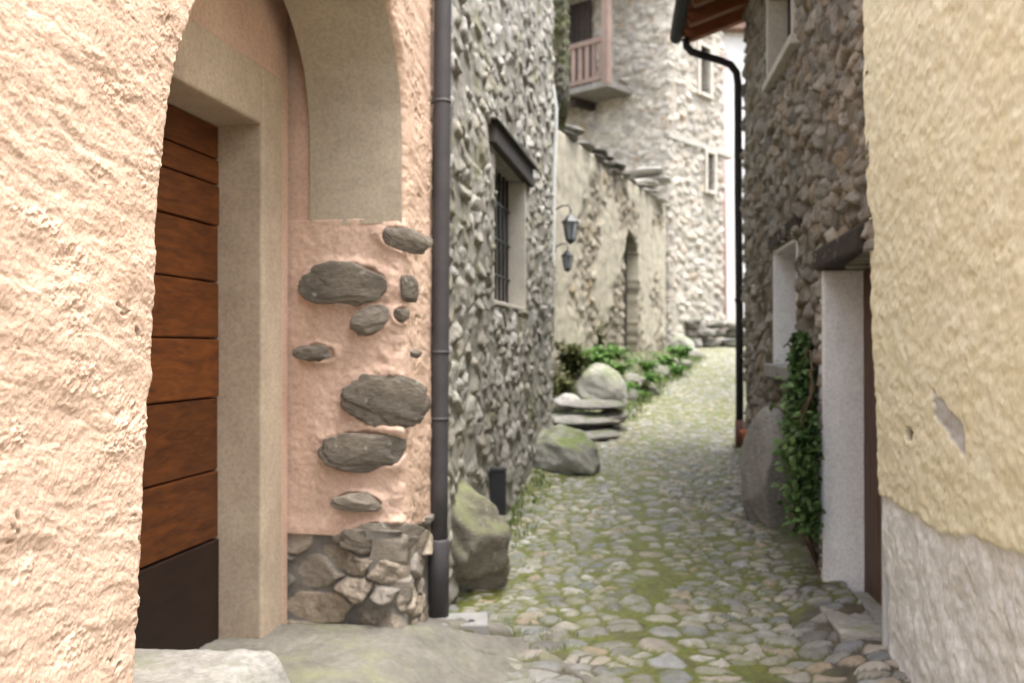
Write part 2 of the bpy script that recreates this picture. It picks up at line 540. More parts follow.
M['grass'] = mat_leaf("grass_blade", (.06, .10, .018), (.16, .20, .045))
M['stem'] = mat_simple("brown_stem", (.10, .07, .045), .85, .2, .2, 20)

# yellow wall: yellow roughcast above, grey render below (zone), bare patches (gap)
t = NT("yellow_and_grey_render", .95, .15)
ye = t.mix(t.rng(t.noise(5, 7, .65), .35, .68), (.85, .80, .615), (.80, .73, .515))
ye = t.mul(ye, t.rng(t.noise(45, 5, .7), .3, .62, .88, 1.05))
gr = t.mix(t.rng(t.noise(6, 8, .7), .36, .66), (.87, .87, .875), (.68, .675, .67))
gr = t.mul(gr, t.rng(t.noise(38, 5, .7), .3, .65, .8, 1.1))
blue = t.rng(t.noise(2.3, 3), .70, .74)
gr = t.mix(blue, gr, (.42, .47, .58))
c = t.mix(t.attr("zone"), ye, gr)
c = t.mix(t.attr("gap"), c, t.mul(t.mix(0.0, (.52, .505, .495), (.52, .505, .495)), t.attr("cell")))
t.bump(t.noise(150, 6, .7), .4, .003)
M['yellow'] = t.out(c)

# cobbles: stone colours by cell, moss and earth in the joints (gap), bare bank by zone
t = NT("cobblestones", .62, .35)
c = t.ramp(t.attr("cell"), [(.12, .115, .105), (.23, .225, .205), (.155, .16, .165), (.30, .28, .225), (.185, .17, .145), (.26, .265, .265), (.27, .21, .15), (.37, .36, .335), (.17, .165, .145)])
c = t.mul(c, t.rng(t.noise(20, 7, .7), .3, .7, .72, 1.2))
earth = t.mix(t.rng(t.noise(8, 6), .4, .6), (.085, .072, .05), (.05, .042, .03))
moss = t.mix(t.rng(t.noise(30, 5), .35, .65), (.078, .094, .013), (.14, .15, .028))
mm = t.attr('moss')
ground = t.mix(t.math('MULTIPLY', mm, t.rng(t.noise(24, 6, .7), .36, .52, .25, 1)), earth, moss)
c = t.mix(t.attr("gap"), c, ground)
film = t.math('MULTIPLY', t.math('MULTIPLY', t.rng(t.noise(9, 8, .7), .45, .65), .6), t.attr('moss'))
c = t.mix(film, c, (.12, .135, .045))
c = t.mix(t.attr("zone"), c, t.mix(t.rng(t.noise(5, 6), .4, .6), (.15, .14, .09), (.08, .10, .035)))
t.bump(t.noise(60, 6, .7), .5, .006)
M['cobbles'] = t.out(c)

t = NT("worn_cement_and_slabs", .8, .25)
c = t.mix(t.rng(t.noise(3.5, 8, .7), .35, .65), (.20, .187, .16), (.12, .11, .095))
c = t.mul(c, t.rng(t.noise(30, 6, .7), .3, .7, .78, 1.15))
c = t.mix(t.rng(t.noise(2.0, 7, .7), .5, .64, 0, .6), c, (.20, .205, .10))
c = t.mix(t.attr("gap"), c, (.095, .085, .055))
t.bump(t.noise(45, 8, .7), .6, .008)
M['apron'] = t.out(c)
M['earth'] = mat_simple("bare_earth", (.13, .115, .075), .95, .1, .3, 3)

# ------------------------------------------------------------------ ground
_dd = np.linspace(-10, 60, 700)
_zz = np.interp(_dd, [-10, -3, 0, 3, 4.1, 5, 6, 7, 8.5, 10, 12, 14, 16, 18, 20, 25, 40, 60],
                [-.3, -.1, 0, .13, .21, .29, .43, .55, .735, .91, 1.13, 1.34, 1.51, 1.63, 1.74, 1.95, 2.3, 2.4])
_k = np.ones(9) / 9
_zz = np.convolve(np.pad(_zz, 4, mode='edge'), _k, 'valid')
def street_left(d): return np.interp(d, [8.7, 11, 13, 15.3, 17, 30], [.85, 1.55, 2.35, 3.10, 3.4, 6.5])
def zg(x, d):
    z = np.interp(d, _dd, _zz)
    s = street_left(d) - x
    ex = sstep(0, .55, s) * np.interp(d, [9, 10, 12, 14, 16, 18], [0, .12, .40, .2, .05, 0])
    return z + ex

LF = Line(-1.21, 0.0, .182, 1)                  # pink house and left stone house face
RW = Line(1.732, 5.06, .1214, -1)               # right stone house face
YW = Line(1.665, 4.10, .150, -1)                # yellow house face
GW = Line(.525, 10.5, .39, 1)                   # garden wall face

def left_x(d):
    return np.where(d < 9.0, .182 * d - 1.26, np.where(d < 10.2, np.interp(d, [9, 10.2], [.378, .36]), np.interp(d, [10.2, 16, 18, 24], [.36, 2.62, 2.9, 5.0])))
def right_x(d):
    return np.interp(d, [-3, 4.1, 4.3, 8.5, 9.5, 12, 24], [.68, 1.78, 1.76, 2.26, 3.4, 5.2, 9.0])

# the big ground sheet
mb = MB()
gx = np.concatenate([np.linspace(-300, -6, 14), np.linspace(-5, 12, 70), np.linspace(13, 300, 14)])
gy = np.concatenate([np.linspace(-300, -6, 14), np.linspace(-5, 30, 140), np.linspace(32, 400, 14)])
GX, GY = np.meshgrid(gx, gy)
GZ = zg(GX, np.clip(GY, -10, 60)) - .12
add_sheet(mb, np.stack([GX, GY, GZ], -1), ZV)
kind(mb.build("ground", M['earth']), "structure")

# cobbled street
rows = [1.2]
while rows[-1] < 19.0:
    rows.append(rows[-1] + max(.0115, rows[-1] * .0029))
rows = np.array(rows); cols = np.linspace(0, 1, 250)
D = np.repeat(rows[:, None], len(cols), 1)
X = left_x(D) + (right_x(D) - left_x(D)) * cols[None, :]
pts = []
r = np.random.default_rng(11)
y = 1.0
while y < 19.3:
    big = .14 if y < 4.6 else (.112 if y < 6.5 else .10)
    lx, rx = float(left_x(np.array(y))), float(right_x(np.array(y)))
    xm = .128 * y + .155 + .02 * math.sin(y * 2)                   # the row of larger flat stones along the middle
    x = lx - .1 + r.uniform(0, big)
    while x < rx + .1:
        s = big * r.uniform(.7, 1.45)
        if abs(x - xm) > .12 or y > 7.6:
            pts.append((x + r.uniform(-.2, .2) * big, y + r.uniform(-.36, .36) * big * .6))
            if r.random() < .25: pts.append((pts[-1][0] + r.uniform(-.5, .5) * big, pts[-1][1] + r.uniform(.3, .5) * big))
        x += s
    y += big * .60
y = 1.3
nb = len(pts)
while y < 7.6:
    pts.append((.128 * y + .155 + .03 * math.sin(y * 2) + r.uniform(-.05, .05), y)); y += r.uniform(.11, .19)
pts = np.array(pts)
e, idx, du, dv = stone_field(X, D, pts, 3, 1.55, .018, 9.0)
n = len(pts)
A = r.uniform(.45, 1.15, n); A[nb:] = .62
cell = r.uniform(0, 1, n); cell[nb:] = r.uniform(.2, .75, n - nb)
# worn-away stones: some cells sink into the earth
sunk = r.random(n) < .10
A[sunk] = .05
tiltx, tilty = r.normal(0, .10, n), r.normal(0, .12, n)
Rst = r.uniform(.074, .122, n); Rst[nb:] = r.uniform(.09, .15, n - nb)
rad = np.hypot(du * np.where(idx >= nb, .95, 1.0), dv * 1.5) * (1 + .16 * fbm(X * 9, D * 9, 33, 3))
sc = np.where(D < 4.6, 1.0, np.where(D < 6.5, .84, .76))
er = np.minimum(e, (Rst[idx] * sc - rad) * .9)
er = -.012 * np.log(np.exp(-e / .012) + np.exp(-(Rst[idx] * sc - rad) * .9 / .012))
t01 = np.clip((er - .004) / .042, 0, 1)
prof = np.sqrt(np.clip(1 - (1 - t01) ** 2, 0, 1))
nz = fbm(X * 16, D * 16, 4, 4)
big_n = fbm(X * 1.3, D * 1.3, 8, 4)
bankside = sstep(-.12, .18, street_left(D) - X) * sstep(9.2, 10.0, D)
bankside = np.maximum(bankside, .8 * sstep(.36, .12, right_x(D) - X + .12 * big_n) * sstep(5.0, 5.6, D) * sstep(8.4, 8.0, D))
H = prof * (.029 * A[idx] + np.clip(tiltx[idx] * du + tilty[idx] * dv, -.014, .014)) + .004 * nz
mossline = .006 + .0075 * sstep(-.25, .45, big_n)                    # soil fills the joints to a wandering level
fill = H < mossline
Hf = np.maximum(H, mossline + .0045 * nz + .006 * fbm(X * 55, D * 55, 6, 4, .65))
gap = sstep(-.0035, .0035, mossline - H + .002 * nz)
gap = np.maximum(gap, sunk[idx] * .9)
Hf = Hf * (1 - bankside) + bankside * (.03 + .03 * big_n + .015 * nz)
Z = zg(X, D) + Hf + .018 * fbm(X * .9, D * .9, 21, 3)
yl = sstep(.3, 0, right_x(D) - .11 - X) * sstep(5.4, 4.6, D)          # earth banked a little against the yellow house
Z = Z + .07 * yl
mb = MB()
add_sheet(mb, np.stack([X, D, Z], -1), ZV, None, .1, cell[idx], gap, bankside)
mleft = sstep(1.3, .2, X - left_x(D)) * sstep(4.4, 5.2, D)
mcen = sstep(.65, .2, np.abs(X - (.128 * D + .05))) * .5
mossy = sstep(.15, .62, .64 + .20 * sstep(7.5, 10, D) + .55 * big_n + .42 * fbm(X * 4, D * 4, 91, 4) + .48 * mleft + .18 * mcen - .16 * sstep(5.0, 4.0, D) - .32 * sstep(.6, .2, right_x(D) - X) * sstep(9.5, 8, D))  # real moss, thickened with distance as painted shade for the overlit far end
V0 = X.size
mb.a["moss"] = [np.concatenate([mossy.ravel(), np.zeros(mb.n - V0)])]
kind(mb.build("cobbled_street", M['cobbles']), "structure")

# cement apron with slabs along its edge, in front of the pink house
ad = np.linspace(1.6, 4.72, 300); ac = np.linspace(0, 1, 240)
D = np.repeat(ad[:, None], len(ac), 1)
xe = np.interp(ad, [1.6, 2.8, 3.4, 3.87, 4.3, 4.55, 4.72], [.64, .60, .53, .42, .13, -.10, -.28])[:, None]
xe = xe + .025 * fbm(ad * 7, ad * 0 + 3, 5, 3)[:, None]
xl = .182 * D - 1.97
X = xl + (xe - xl) * ac[None, :]
pt = stone_points(-2, 1, 1.5, 4.9, .46, .36, 41, .1)
e, idx, du, dv = stone_field(X, D, pt, 14, 1.0, .04, 5)
dist_edge = xe - X
face = .182 * D - 1.21
base = np.interp(D, [1.6, 3.0, 4.0, 4.72], [.36, .40, .42, .25])
inn = sstep(0.55, -0.05, X - face)
street = zg(X, D) + .02
Z = street + (base - street) * inn
slab = sstep(.50, .34, dist_edge)
nz = fbm(X * 6, D * 6, 17, 5)
edgej = 1 - sstep(.004, .028, e)
r = np.random.default_rng(5)
lev = r.normal(0, .013, len(pt))[idx]
Z = Z + slab * (lev - .03 * edgej + .012) + .016 * nz + .006 * fbm(X * 30, D * 30, 18, 4)
Z = Z - .10 * sstep(.05, 0, dist_edge)
mb = MB()
add_sheet(mb, np.stack([X, D, Z], -1), ZV, None, .15, r.random(len(pt))[idx], slab * edgej, 0)
kind(mb.build("pavement", M['apron']), "structure")

# ------------------------------------------------------------------ pink house with the arched entrance
pink = empty("pink_house", "salmon pink roughcast house with a deep arched entrance and wooden door, at the left", "house")
arch_near = [(.2, 2.02), (.67, 2.030), (.97, 2.035), (1.30, 2.06), (1.48, 2.075), (1.60, 2.098), (1.76, 2.100), (2.0, 2.11), (2.245, 2.16), (2.377, 2.20), (2.53, 2.275),
             (2.75, 2.40), (3.0, 2.58), (3.2, 2.76), (3.34, 2.93), (3.40, 3.07)]
arch_far = [(.2, 4.05), (2.0, 4.05), (2.21, 4.05), (2.6, 4.045), (2.75, 4.03), (2.94, 3.965), (3.10, 3.825), (3.22, 3.63), (3.33, 3.34), (3.40, 3.07)]
def smooth_curve(tab, z):
    zs, ds = zip(*tab)
    zz = np.linspace(zs[0], zs[-1], 400)
    dd = np.interp(zz, zs, ds)
    dd2 = np.convolve(np.pad(dd, 6, mode='edge'), np.ones(13) / 13, 'valid')
    return np.interp(z, zz, dd2)
def edge_near(z): return smooth_curve(arch_near, z)
def edge_far(z): return smooth_curve(arch_far, z)

def roughcast(u, v, seed, amp=1.0):
    # thrown plaster: slanting trowel ridges, clotted lumps, grains and pits
    wx = u + .03 * fbm(u * 8, v * 8, seed + 3, 3); wy = v + .03 * fbm(u * 8 + 5, v * 8, seed + 4, 3)
    rid = fbm(wx * 7 - wy * 5, wy * 22 + wx * 7, seed, 4)
    big = fbm(u * 3.2, v * 4, seed + 11, 3)
    lump = fbm(wx * 30, wy * 38, seed + 21, 4, .6)
    grain = fbm(u * 120, v * 120, seed + 31, 3, .6)
    sparse = sstep(.1, .6, fbm(u * 9, v * 11, seed + 41, 3))
    pit = sstep(.36, .62, fbm(wx * 26 + 3, wy * 34, seed + 51, 3)) * sstep(.1, .4, fbm(u * 7, v * 7, seed + 52, 2))
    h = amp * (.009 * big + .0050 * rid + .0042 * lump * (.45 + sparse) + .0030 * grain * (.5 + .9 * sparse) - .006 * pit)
    return h, pit

def edge_round(dist, r=.022):
    t = np.clip(dist / r, 0, 1)
    return -r * (1 - np.sqrt(np.clip(1 - (1 - t) ** 2, 0, 1)))

mb = MB()
def pink_part(dlo, dhi, z0, z1, res, edge_side=None, depth=0.0, seed=101):
    vs = np.linspace(z0, z1, int((z1 - z0) / res) + 1)
    lo = np.full(len(vs), dlo) if not callable(dlo) else dlo(vs)
    hi = np.full(len(vs), dhi) if not callable(dhi) else dhi(vs)
    wob = .006 * fbm(vs * 11, vs * 0, 9, 4) + .004 * fbm(vs * 40, vs * 0 + 4, 19, 3)
    if callable(dlo): lo = lo + wob
    if callable(dhi): hi = hi + wob
    nc = max(4, int(np.max(hi - lo) / res) + 1)
    s = np.linspace(0, 1, nc)[None, :]
    Dg = lo[:, None] + (hi - lo)[:, None] * s
    U = Dg * LF.L; V = np.repeat(vs[:, None], nc, 1)
    h, pit = roughcast(U, V, seed)
    if callable(dhi): h = h + edge_round((hi[:, None] - Dg))
    if callable(dlo): h = h + edge_round((Dg - lo[:, None]), .05)
    P = LF.grid(U, V, h)
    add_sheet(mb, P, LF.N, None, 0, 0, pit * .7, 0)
    return P
pn = pink_part(1.40, edge_near, .2, 3.40, .0026)
pink_part(.2, 1.40, .0, 3.40, .02)
pf = pink_part(edge_far, 4.66, .82, 3.40, .006, seed=131)
pink_part(.2, 4.66, 3.40, 4.5, .02)
# the arch reveal: near side and underside carried 45 cm back
def strip(P_edge, depth, nd, seed, amp=.004):
    s = np.linspace(0, 1, nd)[None, :]
    G = P_edge[:, None, :] - (LF.N * depth)[None, None, :] * s[..., None]
    zz = G[..., 2]
    wob = amp * fbm(zz * 9, s * depth * 9 + zz * 0, seed, 4)
    return G, wob
G, wob = strip(pn[:, -1, :], .60, 24, 61)
G = G + wob[..., None] * np.array((0, 1, 0))
add_sheet(mb, G, LF.N, flip=True)
LF.box(mb, .2, 4.66, 0.0, 4.5, -6, -2.05)                # body of the house behind the entrance
LF.box(mb, .2, 1.95, 0.0, 4.5, -2.05, -.62)
LF.box(mb, 4.10, 4.66, 0.0, 4.5, -2.05, -.05)
LF.box(mb, 1.95, 4.10, 3.42, 4.5, -2.05, -.05)
mb.build("wall", M['pink'], pink)

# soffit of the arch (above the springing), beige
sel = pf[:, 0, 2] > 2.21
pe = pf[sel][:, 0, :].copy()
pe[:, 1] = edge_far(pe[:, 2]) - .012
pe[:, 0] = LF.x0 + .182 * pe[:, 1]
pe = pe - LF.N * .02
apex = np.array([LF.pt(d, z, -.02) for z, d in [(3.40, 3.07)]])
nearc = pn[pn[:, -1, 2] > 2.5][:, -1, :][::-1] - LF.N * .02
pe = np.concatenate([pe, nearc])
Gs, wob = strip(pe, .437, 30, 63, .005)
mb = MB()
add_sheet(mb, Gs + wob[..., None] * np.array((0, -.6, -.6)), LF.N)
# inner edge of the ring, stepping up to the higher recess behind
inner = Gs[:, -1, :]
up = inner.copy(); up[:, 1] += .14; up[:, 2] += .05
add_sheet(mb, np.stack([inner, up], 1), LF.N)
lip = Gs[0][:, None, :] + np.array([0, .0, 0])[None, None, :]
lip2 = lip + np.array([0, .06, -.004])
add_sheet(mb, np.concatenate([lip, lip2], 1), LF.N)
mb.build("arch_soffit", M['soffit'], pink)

# single stones showing through the plaster (px, py, width, height in the jamb plane)
jst = [(345, 284, 82, 42, 0), (369, 321, 40, 25, .5), (312, 353, 34, 19, 0), (388, 401, 86, 52, -.1), (365, 450, 88, 40, .05), (357, 502, 48, 19, -.08),
       (407, 240, 56, 26, -.25), (384, 537, 80, 30, 0.05), (402, 315, 20, 18, 0), (416, 354, 15, 10, 0), (408, 288, 22, 36, .3)]
# far jamb of the arch: pink plaster facing the street below the springing
JU = -LF.N
def jamb_pts(A, V, H): return LF.pt(4.04, 0)[None, None, :] + A[..., None] * JU + V[..., None] * ZV + H[..., None] * np.array((0, -1.0, 0)) + (A * .0)[..., None]
a = np.linspace(0, .60, 110); v = np.linspace(.80, 2.235, 260)
Ag, Vg = np.meshgrid(a, v)
h = .006 * fbm(Ag * 5, Vg * 5, 71, 4) + .0035 * fbm(Ag * 28, Vg * 30, 72, 4) + edge_round(Ag, .055) + .012 * sstep(.9, .82, Vg)
h = h + .012 * sstep(.25, 0, Ag) * fbm(Ag * 18, Vg * 18, 73, 4)
lapn = fbm(Ag * 22, Vg * 22, 74, 4)
for (px, py, w, hgt, rot) in jst[:10]:
    c = W(px, py, 4.04); k_ = F / 4.04
    du_, dv_ = -(Ag - np.dot(c - LF.pt(4.04), JU)), Vg - c[2]
    ca, sa = math.cos(rot), math.sin(rot)
    q = np.hypot((du_ * ca + dv_ * sa) / (w / k_ / 2), (dv_ * ca - du_ * sa) / (hgt / k_ / 2)) + .16 * lapn
    h = h + .013 * np.exp(-((q - 1.06) / .26) ** 2) - .014 * sstep(1.0, .82, q)
mb = MB()
add_sheet(mb, jamb_pts(Ag, Vg, h), np.array((0, -1., 0)), None, .05)
# strip of the recess above the springing
a2 = np.linspace(.40, .60, 20); v2 = np.linspace(2.235, 3.40, 60)
A2, V2 = np.meshgrid(a2, v2)
add_sheet(mb, jamb_pts(A2, V2, -.012 + .004 * fbm(A2 * 9, V2 * 9, 75, 4)), np.array((0, -1., 0)))
mb.build("arch_jamb", M['pink_smooth'], pink)

# back wall of the recess with the door in it
BW = Line(-1.777, 0, .182, 1)
mb = MB()
FD0, FD1, FZ = 2.90, 3.826, 2.60      # door opening
BW.box(mb, 1.95, FD0 - .2, .3, 3.42, -.25, .0)
BW.box(mb, FD1 + .2, 4.12, .3, 3.42, -.25, .0)
BW.box(mb, FD0 - .2, FD1 + .2, FZ + .25, 3.42, -.25, .0)
mb.build("back_wall", M['pink_smooth'], pink, smooth=False)
door_frame = MB()
BW.box(door_frame, FD1, FD1 + .2, .30, FZ + .25, -.24, .02)
BW.box(door_frame, FD0 - .2, FD0, .30, FZ + .25, -.24, .02)
BW.box(door_frame, FD0, FD1, FZ, FZ + .25, -.24, .02)
door_frame.build("door_frame", M['frame_plaster'], pink, smooth=False, bevel=.012)
mb = MB()
seams = [2.60, 2.455, 2.345, 2.17, 1.93, 1.69, 1.44, 1.13, .84]
for k in range(len(seams) - 1):
    BW.box(mb, FD0 + .005, FD1 - .004, seams[k + 1] + .0035, seams[k] - .0035, -.215, -.180 + .003 * (k % 3), cell=RNG.random())
BW.box(mb, FD0 + .005, FD1 - .004, .42, 2.6, -.235, -.2155, cell=0.0)
door = mb.build("door", M['door_wood'], pink, smooth=False, bevel=.006)
mb = MB()
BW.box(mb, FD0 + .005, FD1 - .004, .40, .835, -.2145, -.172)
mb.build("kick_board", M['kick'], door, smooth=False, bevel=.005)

# plinth of rough stones below the pink plaster
mb = MB()
a = np.linspace(-.012, .60, 130); v = np.linspace(.15, .835, 150)
Ag, Vg = np.meshgrid(a, v)
hh, ce, ga = rubble(Ag, Vg, 83, .21, .105, .045, .02, .035, .3, .03, asp=1.9, rough=.012)
swell = .05 * sstep(.38, .05, Ag) * sstep(.86, .5, Vg)
top = .022 * sstep(.28, .32, Ag) * sstep(.80, .835, Vg)
P = jamb_pts(Ag, Vg, hh * (.35 + .65 * sstep(.45, .25, Ag)) + swell - .012 + edge_round(Ag + .012, .06) - top)
add_sheet(mb, P, np.array((0, -1., 0)), None, .1, ce, ga, 0)
d = np.linspace(4.0, 4.68, 100)
Dg, Vg = np.meshgrid(d, v)
hh, ce, ga = rubble(Dg + 3, Vg, 87, .2, .10, .045, .02, .035, .3, .03, asp=1.9, rough=.012)
hh = hh * .6 - .012 + .02 * sstep(.86, .5, Vg) * sstep(4.3, 4.05, Dg) + edge_round(Dg - 4.0, .06)
add_sheet(mb, LF.grid(Dg * LF.L, Vg, hh), LF.N, None, .1, ce, ga, 0)
mb.build("plinth", M['plinth'], pink)

for i, (px, py, w, hgt, rot) in enumerate(jst):
    dd = 4.04
    c = W(px, py, dd)
    k = F / dd
    sc_ = .97 if px < 400 else .82
    mb = MB()
    v_, f_ = ico(4)
    rr = np.random.default_rng(300 + i)
    rock(mb, (0, 0, 0), (w / k / 2 * sc_, .016, hgt / k / 2 * sc_), 300 + i, 0, 0, 5, 10, .20, .74, .05)
    pts_ = mb.v[0]
    ca, sa = math.cos(rot), math.sin(rot)
    pts_ = np.stack([pts_[:, 0] * ca - pts_[:, 2] * sa, pts_[:, 1], pts_[:, 0] * sa + pts_[:, 2] * ca], -1)
    mb.v[0] = pts_ + c + np.array((0, .004 if py < 520 else .008, 0))
    mb.build("exposed_stone", M['bare_stone'], pink)

# ------------------------------------------------------------------ left stone house
sh = empty("stone_house", "tall grey rubble stone house next to the pink one, with a barred window", "house")
WIN = (5.92, 7.20, 1.94, 2.97)
def h_left(U, V):
    h, c, g = rubble(U, V, 201, .175, .09, .019, .018, .032, .17, .035, asp=1.65, rough=.009, fill=.80, mort=.007)
    h = h + .02 * fbm(U * 1.2, V * 1.2, 205, 3)
    d = U / LF.L
    smear = sstep(.0, .35, fbm(U * 1.6 + 9, V * 1.6, 207, 4) + .55 * sstep(1.0, .55, np.abs(V - zg(0 * U, d) - .3)))
    g2 = np.maximum(g, smear * .6 * sstep(.06, .0, h))
    return h, c, g2, 0
mb = MB()
wall_relief(mb, LF, 4.67, 8.78, .1, 5.3, .0125, h_left, [WIN], .30)
LF.box(mb, 4.67, 8.76, -.1, 5.3, -6, -.31)
# gable end, round the corner
GE = Line(LF.pt(9.0)[0] - .03, 9.0, -1 / .182, -1)
mb.build("wall", M['grey_rubble'], sh)
win = MB()
a0, a1, z0, z1 = WIN
LF.box(win, a0, a0 + .03, z0, z1, -.2, .012); LF.box(win, a1 - .03, a1, z0, z1, -.28, .012)
LF.box(win, a0 + .03, a1 - .03, z0, z0 + .03, -.28, .016)
wo = win.build("window", M['lining'], sh, smooth=False, bevel=.006)
mb = MB()
LF.box(mb, a0 + .03, a1 - .03, z0 + .03, z1, -.28, -.26)
mb.build("pane", M['glass'], wo, smooth=False)
mb = MB()
for dd in np.linspace(a0 + .08, a1 - .12, 8):
    mb.tube([LF.pt(dd, z0 + .02, -.12), LF.pt(dd, z1 + .02, -.12)], .011, 8)
for zz in (z0 + .25, z0 + .52, z0 + .79):
    mb.tube([LF.pt(a0 + .02, zz, -.12), LF.pt(a1 - .02, zz, -.12)], .011, 8)
mb.build("window_bars", M['iron'], wo)
mb = MB()
LF.box(mb, a0 - .12, a1 + .18, z1, z1 + .15, -.28, .04, jit=.012)
LF.box(mb, a0 - .15, a1 + .2, z1 + .15, z1 + .18, -.2, .065, jit=.012)
mb.build("lintel", M['dark_wood'], wo, smooth=False, bevel=.02)
mb = MB()
mb.tube([W(549, -90, 8.84), W(549.5, 40, 8.84), W(551, 75, 8.84), W(556, 108, 8.86), W(556, 125, 8.88), W(554, 170, 8.86), W(553, 260, 8.84), W(552, 352, 8.84)], .020, 8)
mb.build("conduit", M['white_pvc'], sh)
# mossy masonry ledge jutting at the far corner, high up
mb = MB()
us = np.linspace(0, 1, 30)
us = np.linspace(-1, 1, 40); vs = np.linspace(4.0, 6.4, 110)
for (ox, oy, ax_, N_) in ((.475, 9.06, np.array((.075, 0, 0)), np.array((0, -1., 0))), (.565, 9.36, np.array((0, .30, 0)), np.array((1., 0, 0)))):
    Ug, Vg = np.meshgrid(us, vs)
    hh, ce, ga = rubble(Ug * np.abs(ax_).max() + ox, Vg, 640, .12, .08, .03, .02, .04, .3, .03)
    hh = hh + edge_round(1.0 - np.abs(Ug), .35) * .3 - .10 * sstep(4.25, 4.0, Vg)
    P = np.array((ox, oy, 0)) + Ug[..., None] * ax_ + Vg[..., None] * ZV + hh[..., None] * N_
    add_sheet(mb, P, N_, None, .05, ce, ga, 0)
mb.box((.49, 9.4, 5.2), (1, 0, 0), (0, 1, 0), ZV, (.07, .30, 1.2))
mb.build("corner_stones", M['dark_rubble'], sh)

# ------------------------------------------------------------------ right stone house
rs = empty("stone_house", "brown rubble stone house on the right with timber lintels and overhanging eaves", "house")
DOOR = (4.17, 5.06, .20, 2.09); WL = (5.72, 6.63, 1.52, 2.37); WU = (5.72, 6.76, 3.64, 4.30)
def h_right(U, V):
    h, c, g = rubble(U, V, 401, .17, .075, .026, .014, .022, .28, .03, asp=2.0, rough=.010, fill=.80, mort=.006)
    h = h + .02 * fbm(U * 1.1, V * 1.1, 405, 3)
    return h - .02, c, g, 0
mb = MB()
wall_relief(mb, RW, 4.16, 8.2, .1, 4.86, .0125, h_right, [(4.0,) + DOOR[1:], WL, WU], .32, flip=True)
RW.box(mb, 4.09, 8.18, -.1, 4.8, -5.5, -.33)
mb.build("wall", M['brown_rubble'], rs)
mb = MB()
w0, w1_ = np.array((3.9, 9.6, 0)), np.array((6.0, 14.2, 0))
ax = (w1_ - w0); L = np.linalg.norm(ax); ax /= L; nn = np.array((ax[1], -ax[0], 0))
mb.box((w0 + w1_) / 2 + nn * 2.0 + ZV * 3.6, ax, nn, ZV, (L / 2, 2.0, 3.4))  # unseen block, added only to shade the far end of the lane
mb.build("unseen_shade_block", M['brown_rubble'], rs, smooth=False)
# door with white plastered jambs under a timber lintel
dr = MB()
RW.box(dr, DOOR[0] + .0, DOOR[1] - .012, .25, 2.09, -.30, -.25, cell=.5)
for k in range(6):
    dd = DOOR[0] + .02 + k * .145
    RW.box(dr, dd, dd + .138, .27, 2.08, -.25, -.232, cell=RNG.random())
drm = mat_wood("brown_door_wood", (.16, .085, .055), (.09, .05, .035), 'Z', .6)
dro = dr.build("door", drm, rs, smooth=False, bevel=.004)
mb = MB()
a = np.linspace(-.30, -.006, 40); v = np.linspace(.17, 2.085, 160)
Ag, Vg = np.meshgrid(a, v)
O = RW.pt(DOOR[1] - .012)
P = O + Ag[..., None] * RW.N + Vg[..., None] * ZV + (.006 * fbm(Ag * 9, Vg * 4, 411, 4) + edge_round(-.006 - Ag, .02))[..., None] * -RW.U
add_sheet(mb, P, -RW.U, None, .06, flip=True)
mb.build("door_jamb", M['white_plaster'], dro)
mb = MB()
RW.box(mb, DOOR[0] - .055, DOOR[0] - .02, .2, 2.09, -.29, -.075)
mb.build("door_post", M['grey_frame'], dro, smooth=False, bevel=.006)
mb = MB()
RW.box(mb, DOOR[0] - .06, DOOR[1] + .10, 2.09, 2.215, -.32, .020, jit=.010)
mb.build("lintel", M['dark_wood'], dro, smooth=False, bevel=.02)
mb = MB()
RW.box(mb, DOOR[0] + .03, DOOR[1] - .05, .2, .305, -.3, .10, jit=.012)
mb.build("threshold", M['step'], dro, smooth=False, bevel=.02)
# lower window
mb = MB()
RW.box(mb, WL[1] - .03, WL[1], WL[2], WL[3], -.30, .0); RW.box(mb, WL[0], WL[0] + .03, WL[2], WL[3], -.30, .0)
RW.box(mb, WL[0], WL[1], WL[3] - .03, WL[3] - .003, -.30, -.01)
w1 = mb.build("window", M['white_plaster'], rs, smooth=False, bevel=.006)
mb = MB(); RW.box(mb, WL[0] - .08, WL[1] + .06, WL[2] - .085, WL[2] + .01, -.30, .055, jit=.004)
mb.build("sill", M['concrete'], w1, smooth=False, bevel=.012)
mb = MB(); RW.box(mb, WL[0] - .16, WL[1] + .14, WL[3], WL[3] + .12, -.3, .02, jit=.012)
mb.build("lintel", M['dark_wood'], w1, smooth=False, bevel=.02)
mb = MB(); RW.box(mb, WL[0] + .03, WL[1] - .03, WL[2] + .01, WL[3] - .03, -.24, -.22)
mb.build("pane", M['glass'], w1, smooth=False)
mb = MB()
for dd in np.linspace(WL[0] + .12, WL[1] - .1, 5):
    path = [RW.pt(dd, z, -.16) for z in np.linspace(WL[2] + .01, WL[3] - .03, 14)]
    mb.tube(path, .009, 6)
mb.build("window_bars", M['iron'], w1)
mb = MB()
RW.box(mb, WL[0] + .03, WL[0] + .09, WL[2] + .01, WL[3] - .03, -.22, -.17)
mb.build("window_frame", M['grey_frame'], w1, smooth=False, bevel=.004)
mb = MB()
RW.box(mb, WL[1] - .09, WL[1] - .03, WL[2] + .01, WL[3] - .03, -.22, -.17)
mb.build("window_frame", M['grey_frame'], w1, smooth=False, bevel=.004)
